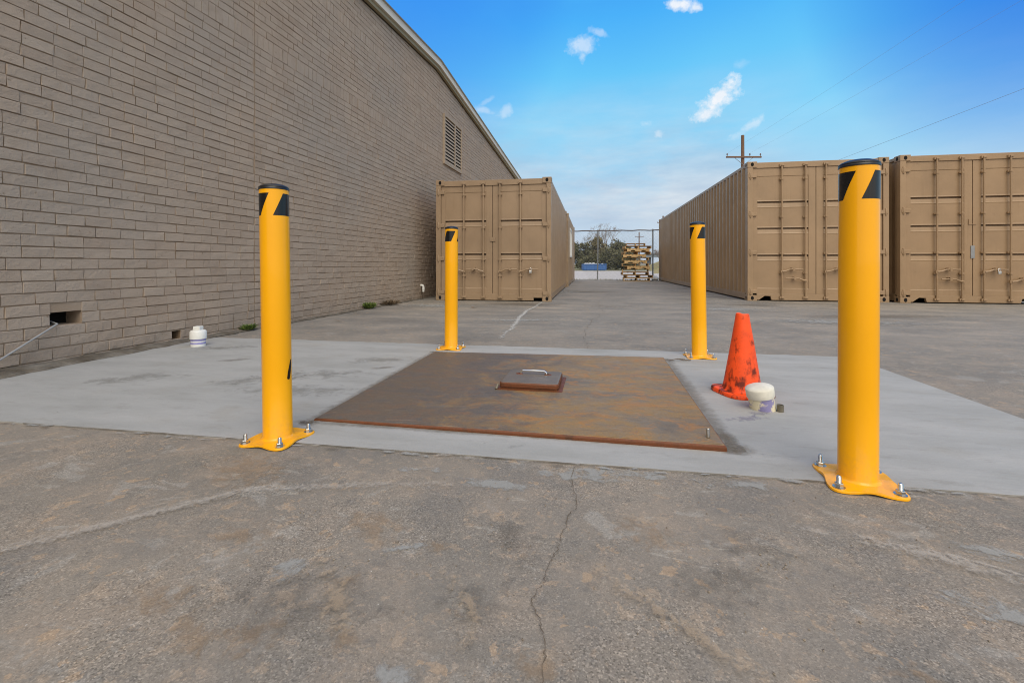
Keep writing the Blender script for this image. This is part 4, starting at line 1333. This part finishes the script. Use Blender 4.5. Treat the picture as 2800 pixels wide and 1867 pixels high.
tree_crown('bare_tree', 'shorter leafless tree rising over the fence rail above the dumpster', bx(1381), 118, 9.8, 5, None, 52, bare=True)
tree_crown('evergreen_tree', 'evergreen tree at the far left behind the container with the window', bx(1300), 112, 7.0, 6.0, M['ever'], 47, 1600)
tree_crown('bare_tree', 'small leafless tree by the fence post right of the pallets', bx(1515), 108, 5.6, 3, None, 53, bare=True)

def overpass():
    x, y = cw(60, 160)
    t = thing('overpass_bridge', 'dark low overpass bridge on the grassy bank right of the pallets', 'bridge', (x, y, 0), TH)
    d = MB(); d.box(-14, 40, -2, 6, 3.4, 4.5); d.build('deck', M['wire'], t)
    r = MB(); r.box(-14, 40, -2.3, -2.01, 4.2, 4.9); r.build('parapet', M['concrete_far'], t)
    for k in range(7):
        p = MB(); p.box(-12+8*k, -11+8*k, 0, 3, -0.5, 3.395); p.build('pier', M['concrete_far'], t)
overpass()

# ---------------------------------------------------------------- utility poles and lines
def utility_pole(label, x, y, H, arm_z, rz, z0=-0.4, r=0.15, extra=False):
    t = thing('utility_pole', label, 'utility pole', (x, y, 0), rz, 'utility poles')
    p = MB(); p.tube([(0,0,z0),(0,0,H*0.5),(0,0,H)], [r, r*0.85, r*0.68], 12); p.build('pole', M['pole'], t)
    a = MB(); a.box(-1.22, 1.22, -0.20, -0.11, arm_z-0.055, arm_z+0.055); arm = a.build('crossarm', M['pole'], t, bevel=0.008)
    b = MB()
    for sx in (-1, 1): b.tube([(0.62*sx,-0.155,arm_z-0.06),(0.0,-0.12,arm_z-0.55)], 0.016, 6)
    b.build('brace', M['galv'], arm)
    for xi in (-1.15, 0.42, 1.15):
        i = MB(); i.lathe([(0.018,arm_z+0.055),(0.018,arm_z+0.14),(0.05,arm_z+0.15),(0.045,arm_z+0.20),(0.03,arm_z+0.25),(0.001,arm_z+0.26)], 10, M=Matrix.Translation((xi,-0.155,0)))
        i.build('insulator', M['insul'], arm)
    return t
P1 = (10.49, 33.96); P2 = (12.6, -22.0)
utility_pole('wooden utility pole with crossarm above the long container', P1[0], P1[1], 9.75, 8.20, R(9.5))
utility_pole('wooden utility pole at the near end of the power lines', P2[0], P2[1], 9.75, 8.20, R(2))
x, y = cw((1468-1176)/1045*125, 125)
utility_pole('distant utility pole rising behind the pallet stack', x, y, 9.7, 8.4, R(9.5), r=0.2)
x, y = cw((1523-1176)/1045*92, 92)
utility_pole('distant utility pole at the far end of the long container', x, y, 10.6, 9.2, R(9.5), r=0.2)
def wire(label, a, b, sag, r=0.0028):
    m = MB(); pts = []
    for i in range(41):
        u = i/40
        pts.append((a[0]*(1-u)+b[0]*u, a[1]*(1-u)+b[1]*u, a[2]*(1-u)+b[2]*u - sag*4*u*(1-u)))
    m.tube(pts, r, 5, caps=False)
    tag(m.build('power_line', M['wire']), label, 'power line', 'overhead power lines')
wire('overhead line from the left end of the crossarm', (P1[0]-1.13, P1[1]-0.3, 8.45), (P2[0]-1.15, P2[1]-0.15, 8.45), 0.55)
wire('overhead line from the insulator just right of the pole top', (P1[0]+0.40, P1[1]-0.09, 8.45), (P2[0]+0.42, P2[1]-0.10, 8.45), 0.55)
wire('lowest overhead line, just above the containers on the right', (P1[0], P1[1]-0.14, 5.5), (P2[0], P2[1], 5.5), 0.15, 0.005)

# ---------------------------------------------------------------- world
SUN_EL, SUN_AZ = R(48), R(160)     # azimuth clockwise from +Y: behind the viewer, a little right
def world():
    w = bpy.data.worlds.new('World'); sc.world = w; w.use_nodes = True
    nt = w.node_tree; N = nt.nodes; L = nt.links
    for n in list(N): N.remove(n)
    class W(NT):
        def __init__(s): s.t = nt; s.n = N; s.l = L; s.tc = N.new('ShaderNodeTexCoord'); s.obj = s.tc.outputs['Generated']
    t = W()
    d = t.obj
    x, y, z = t.sep(d)
    sky = N.new('ShaderNodeTexSky'); sky.sky_type = 'NISHITA'; sky.sun_disc = False
    sky.sun_elevation = SUN_EL; sky.sun_rotation = SUN_AZ; sky.air_density = 1.0; sky.dust_density = 0.6; sky.ozone_density = 1.5
    nis = t.mix(1.0, sky.outputs[0], (0.10, 0.10, 0.10, 1), 'MULTIPLY')
    # elevation-graded blue
    sft = t.math('ADD', z, t.math('MULTIPLY', t.math('SUBTRACT', t.noise(1.6, 3, 0.5), 0.5), 0.16))
    grad = t.ramp(sft, [(0.0, lin(208,219,230)), (0.10, lin(192,214,234)), (0.19, lin(162,216,246)), (0.30, lin(136,216,254)), (0.41, lin(104,202,254)), (0.50, lin(74,180,254)), (0.64, lin(46,132,240)), (1.0, lin(52,112,214))])
    col = t.mix(0.06, grad, nis)
    # brighter cyan drifts
    cy = t.step(t.noise(2.4, 4, 0.55, vec=t.mapping(d, scale=(1, 1, 1.6)), off=2.0), 0.50, 0.72)
    col = t.mix(t.math('MULTIPLY', cy, 0.45), col, lin(96,206,255))
    def dotc(v):
        n = N.new('ShaderNodeVectorMath'); n.operation = 'DOT_PRODUCT'; L.new(d, n.inputs[0]); n.inputs[1].default_value = v
        return n.outputs['Value']
    for px_, py_, cc, k_, lo_ in ((2480, -170, lin(40,122,230), 0.9, 0.955), (860, -40, lin(56,136,240), 0.7, 0.93)):
        X_ = (px_-1176)/1045.0; Y_ = (608-py_)/1045.0
        v_ = Vector((X_*math.cos(TH) - math.sin(TH), X_*math.sin(TH) + math.cos(TH), Y_)).normalized()
        col = t.mix(t.math('MULTIPLY', t.step(dotc(v_), lo_, 1.0), k_), col, cc)
    # low haze cloud near the horizon
    hz = t.math('MULTIPLY', t.step(z, 0.38, 0.10), t.step(t.noise(3.2, 7, 0.6, vec=t.mapping(d, scale=(1, 1, 3.4)), off=4.0), 0.30, 0.58))
    lowc = t.ramp(t.noise(4.5, 6, 0.6, vec=t.mapping(d, scale=(1, 1, 4.0)), off=8.0), [(0.35, lin(178,196,218)), (0.65, lin(222,229,236))])
    # the bank of haze lies left of the long container, thinner to the right
    side = t.step(t.math('SUBTRACT', t.math('MULTIPLY', y, 0.45), x), -0.12, 0.18)
    col = t.mix(t.math('MULTIPLY', hz, t.math('ADD', t.math('MULTIPLY', side, 0.78), 0.2)), col, lowc)
    # small cumulus at fixed bearings: (direction, half width, half height, density)
    def dirv(px, py):
        X = (px-1176)/1045.0; Y = (608-py)/1045.0
        v = Vector((X*math.cos(TH) - math.sin(TH), X*math.sin(TH) + math.cos(TH), Y)); return v.normalized()
    nz = t.noise(26, 7, 0.62); nz2 = t.noise(70, 5, 0.6, off=6.0)
    mask = None
    spec = [(1650,224,50,24,-44,1.0),(1622,262,32,15,-36,0.9),(1345,104,32,22,-10,0.5),(1376,76,30,8,20,0.35),(1338,130,9,16,0,0.4),(1556,12,24,14,20,0.95),(1598,18,14,10,0,0.8),
            (1112,254,26,8,5,0.32),(1160,256,20,14,-45,0.32),(1120,232,18,6,-30,0.2),(1512,306,12,10,0,0.5),(1700,148,16,10,10,0.15),(1722,292,34,12,-30,0.42),(1485,284,14,8,0,0.25)]
    for px, py, a, b, rot, den in spec:
        c = dirv(px, py)
        rt = Vector((0,0,1)).cross(c).normalized() * -1; up = c.cross(rt) * -1
        if up.z < 0: up = -up
        cr, sr = math.cos(R(-rot)), math.sin(R(-rot))
        e1 = (rt*cr + up*sr) / (a/1045.0*1.0); e2 = (up*cr - rt*sr) / (b/1045.0*1.0)
        def dot(v):
            n = N.new('ShaderNodeVectorMath'); n.operation = 'DOT_PRODUCT'; L.new(d, n.inputs[0]); n.inputs[1].default_value = v
            return n.outputs['Value']
        u = dot(e1); v = dot(e2); k = dot(c)
        r2 = t.math('ADD', t.math('MULTIPLY', u, u), t.math('MULTIPLY', v, v))
        f = t.math('SUBTRACT', 1.15, t.math('SQRT', r2))
        f = t.math('ADD', f, t.math('MULTIPLY', t.math('SUBTRACT', nz, 0.5), 2.6))
        f = t.math('ADD', f, t.math('MULTIPLY', t.math('SUBTRACT', nz2, 0.5), 1.1))
        m = t.math('MULTIPLY', t.math('MULTIPLY', t.step(f, 0.12, 0.85), den), t.step(k, 0.3, 0.5))
        m = t.math('MULTIPLY', m, t.step(r2, 4.2, 1.6) if False else 1.0)
        mask = m if mask is None else t.math('MAXIMUM', mask, m)
    cl = t.ramp(nz, [(0.3, lin(220,234,248)), (0.6, lin(248,250,254))])
    col = t.mix(mask, col, cl)
    # broad bright overcast added out of view, behind and overhead, as neutral fill
    back = t.math('ADD', t.math('MULTIPLY', y, -0.75), t.math('MULTIPLY', z, 0.62))
    back = t.math('ADD', back, t.math('MULTIPLY', t.math('SUBTRACT', t.noise(2.2, 6, 0.6, off=15.0), 0.5), 0.7))
    ov = t.step(back, 0.14, 0.50)
    ovc = t.ramp(t.noise(3.0, 6, 0.6, off=20.0), [(0.3, (0.82, 0.80, 0.76, 1)), (0.7, (1.35, 1.30, 1.22, 1))])
    col = t.mix(ov, col, ovc)
    # below the horizon
    col = t.mix(t.step(z, 0.0, -0.02), col, lin(150,148,140))
    bg = N.new('ShaderNodeBackground'); L.new(col, bg.inputs[0]); bg.inputs[1].default_value = 1.0
    out = N.new('ShaderNodeOutputWorld'); L.new(bg.outputs[0], out.inputs[0])
world()
ld = bpy.data.lights.new('sun', 'SUN'); ld.energy = 1.9; ld.angle = R(45); ld.color = (1.0, 0.93, 0.82)
lo = bpy.data.objects.new('sun', ld); COL.objects.link(lo)
sd = Vector((math.sin(SUN_AZ)*math.cos(SUN_EL), math.cos(SUN_AZ)*math.cos(SUN_EL), math.sin(SUN_EL)))
lo.rotation_euler = (-sd).to_track_quat('-Z', 'Y').to_euler()
lo.location = sd*50

# ---------------------------------------------------------------- camera
cd = bpy.data.cameras.new('camera'); cam = bpy.data.objects.new('camera', cd); COL.objects.link(cam)
cd.sensor_width = 36; cd.lens = 36*1045/2352; cd.shift_y = -(784-608)/2352.0
cd.clip_start = 0.02; cd.clip_end = 9000
cam.location = (0, 0, 0.74); cam.rotation_euler = (R(90), 0, TH)
sc.camera = cam
sc.view_settings.view_transform = 'Standard'; sc.view_settings.look = 'None'
sc.view_settings.exposure = 0; sc.view_settings.gamma = 1
sc.cycles.use_denoising = True
sc.cycles.max_bounces = 6
sc.cycles.filter_width = 1.05
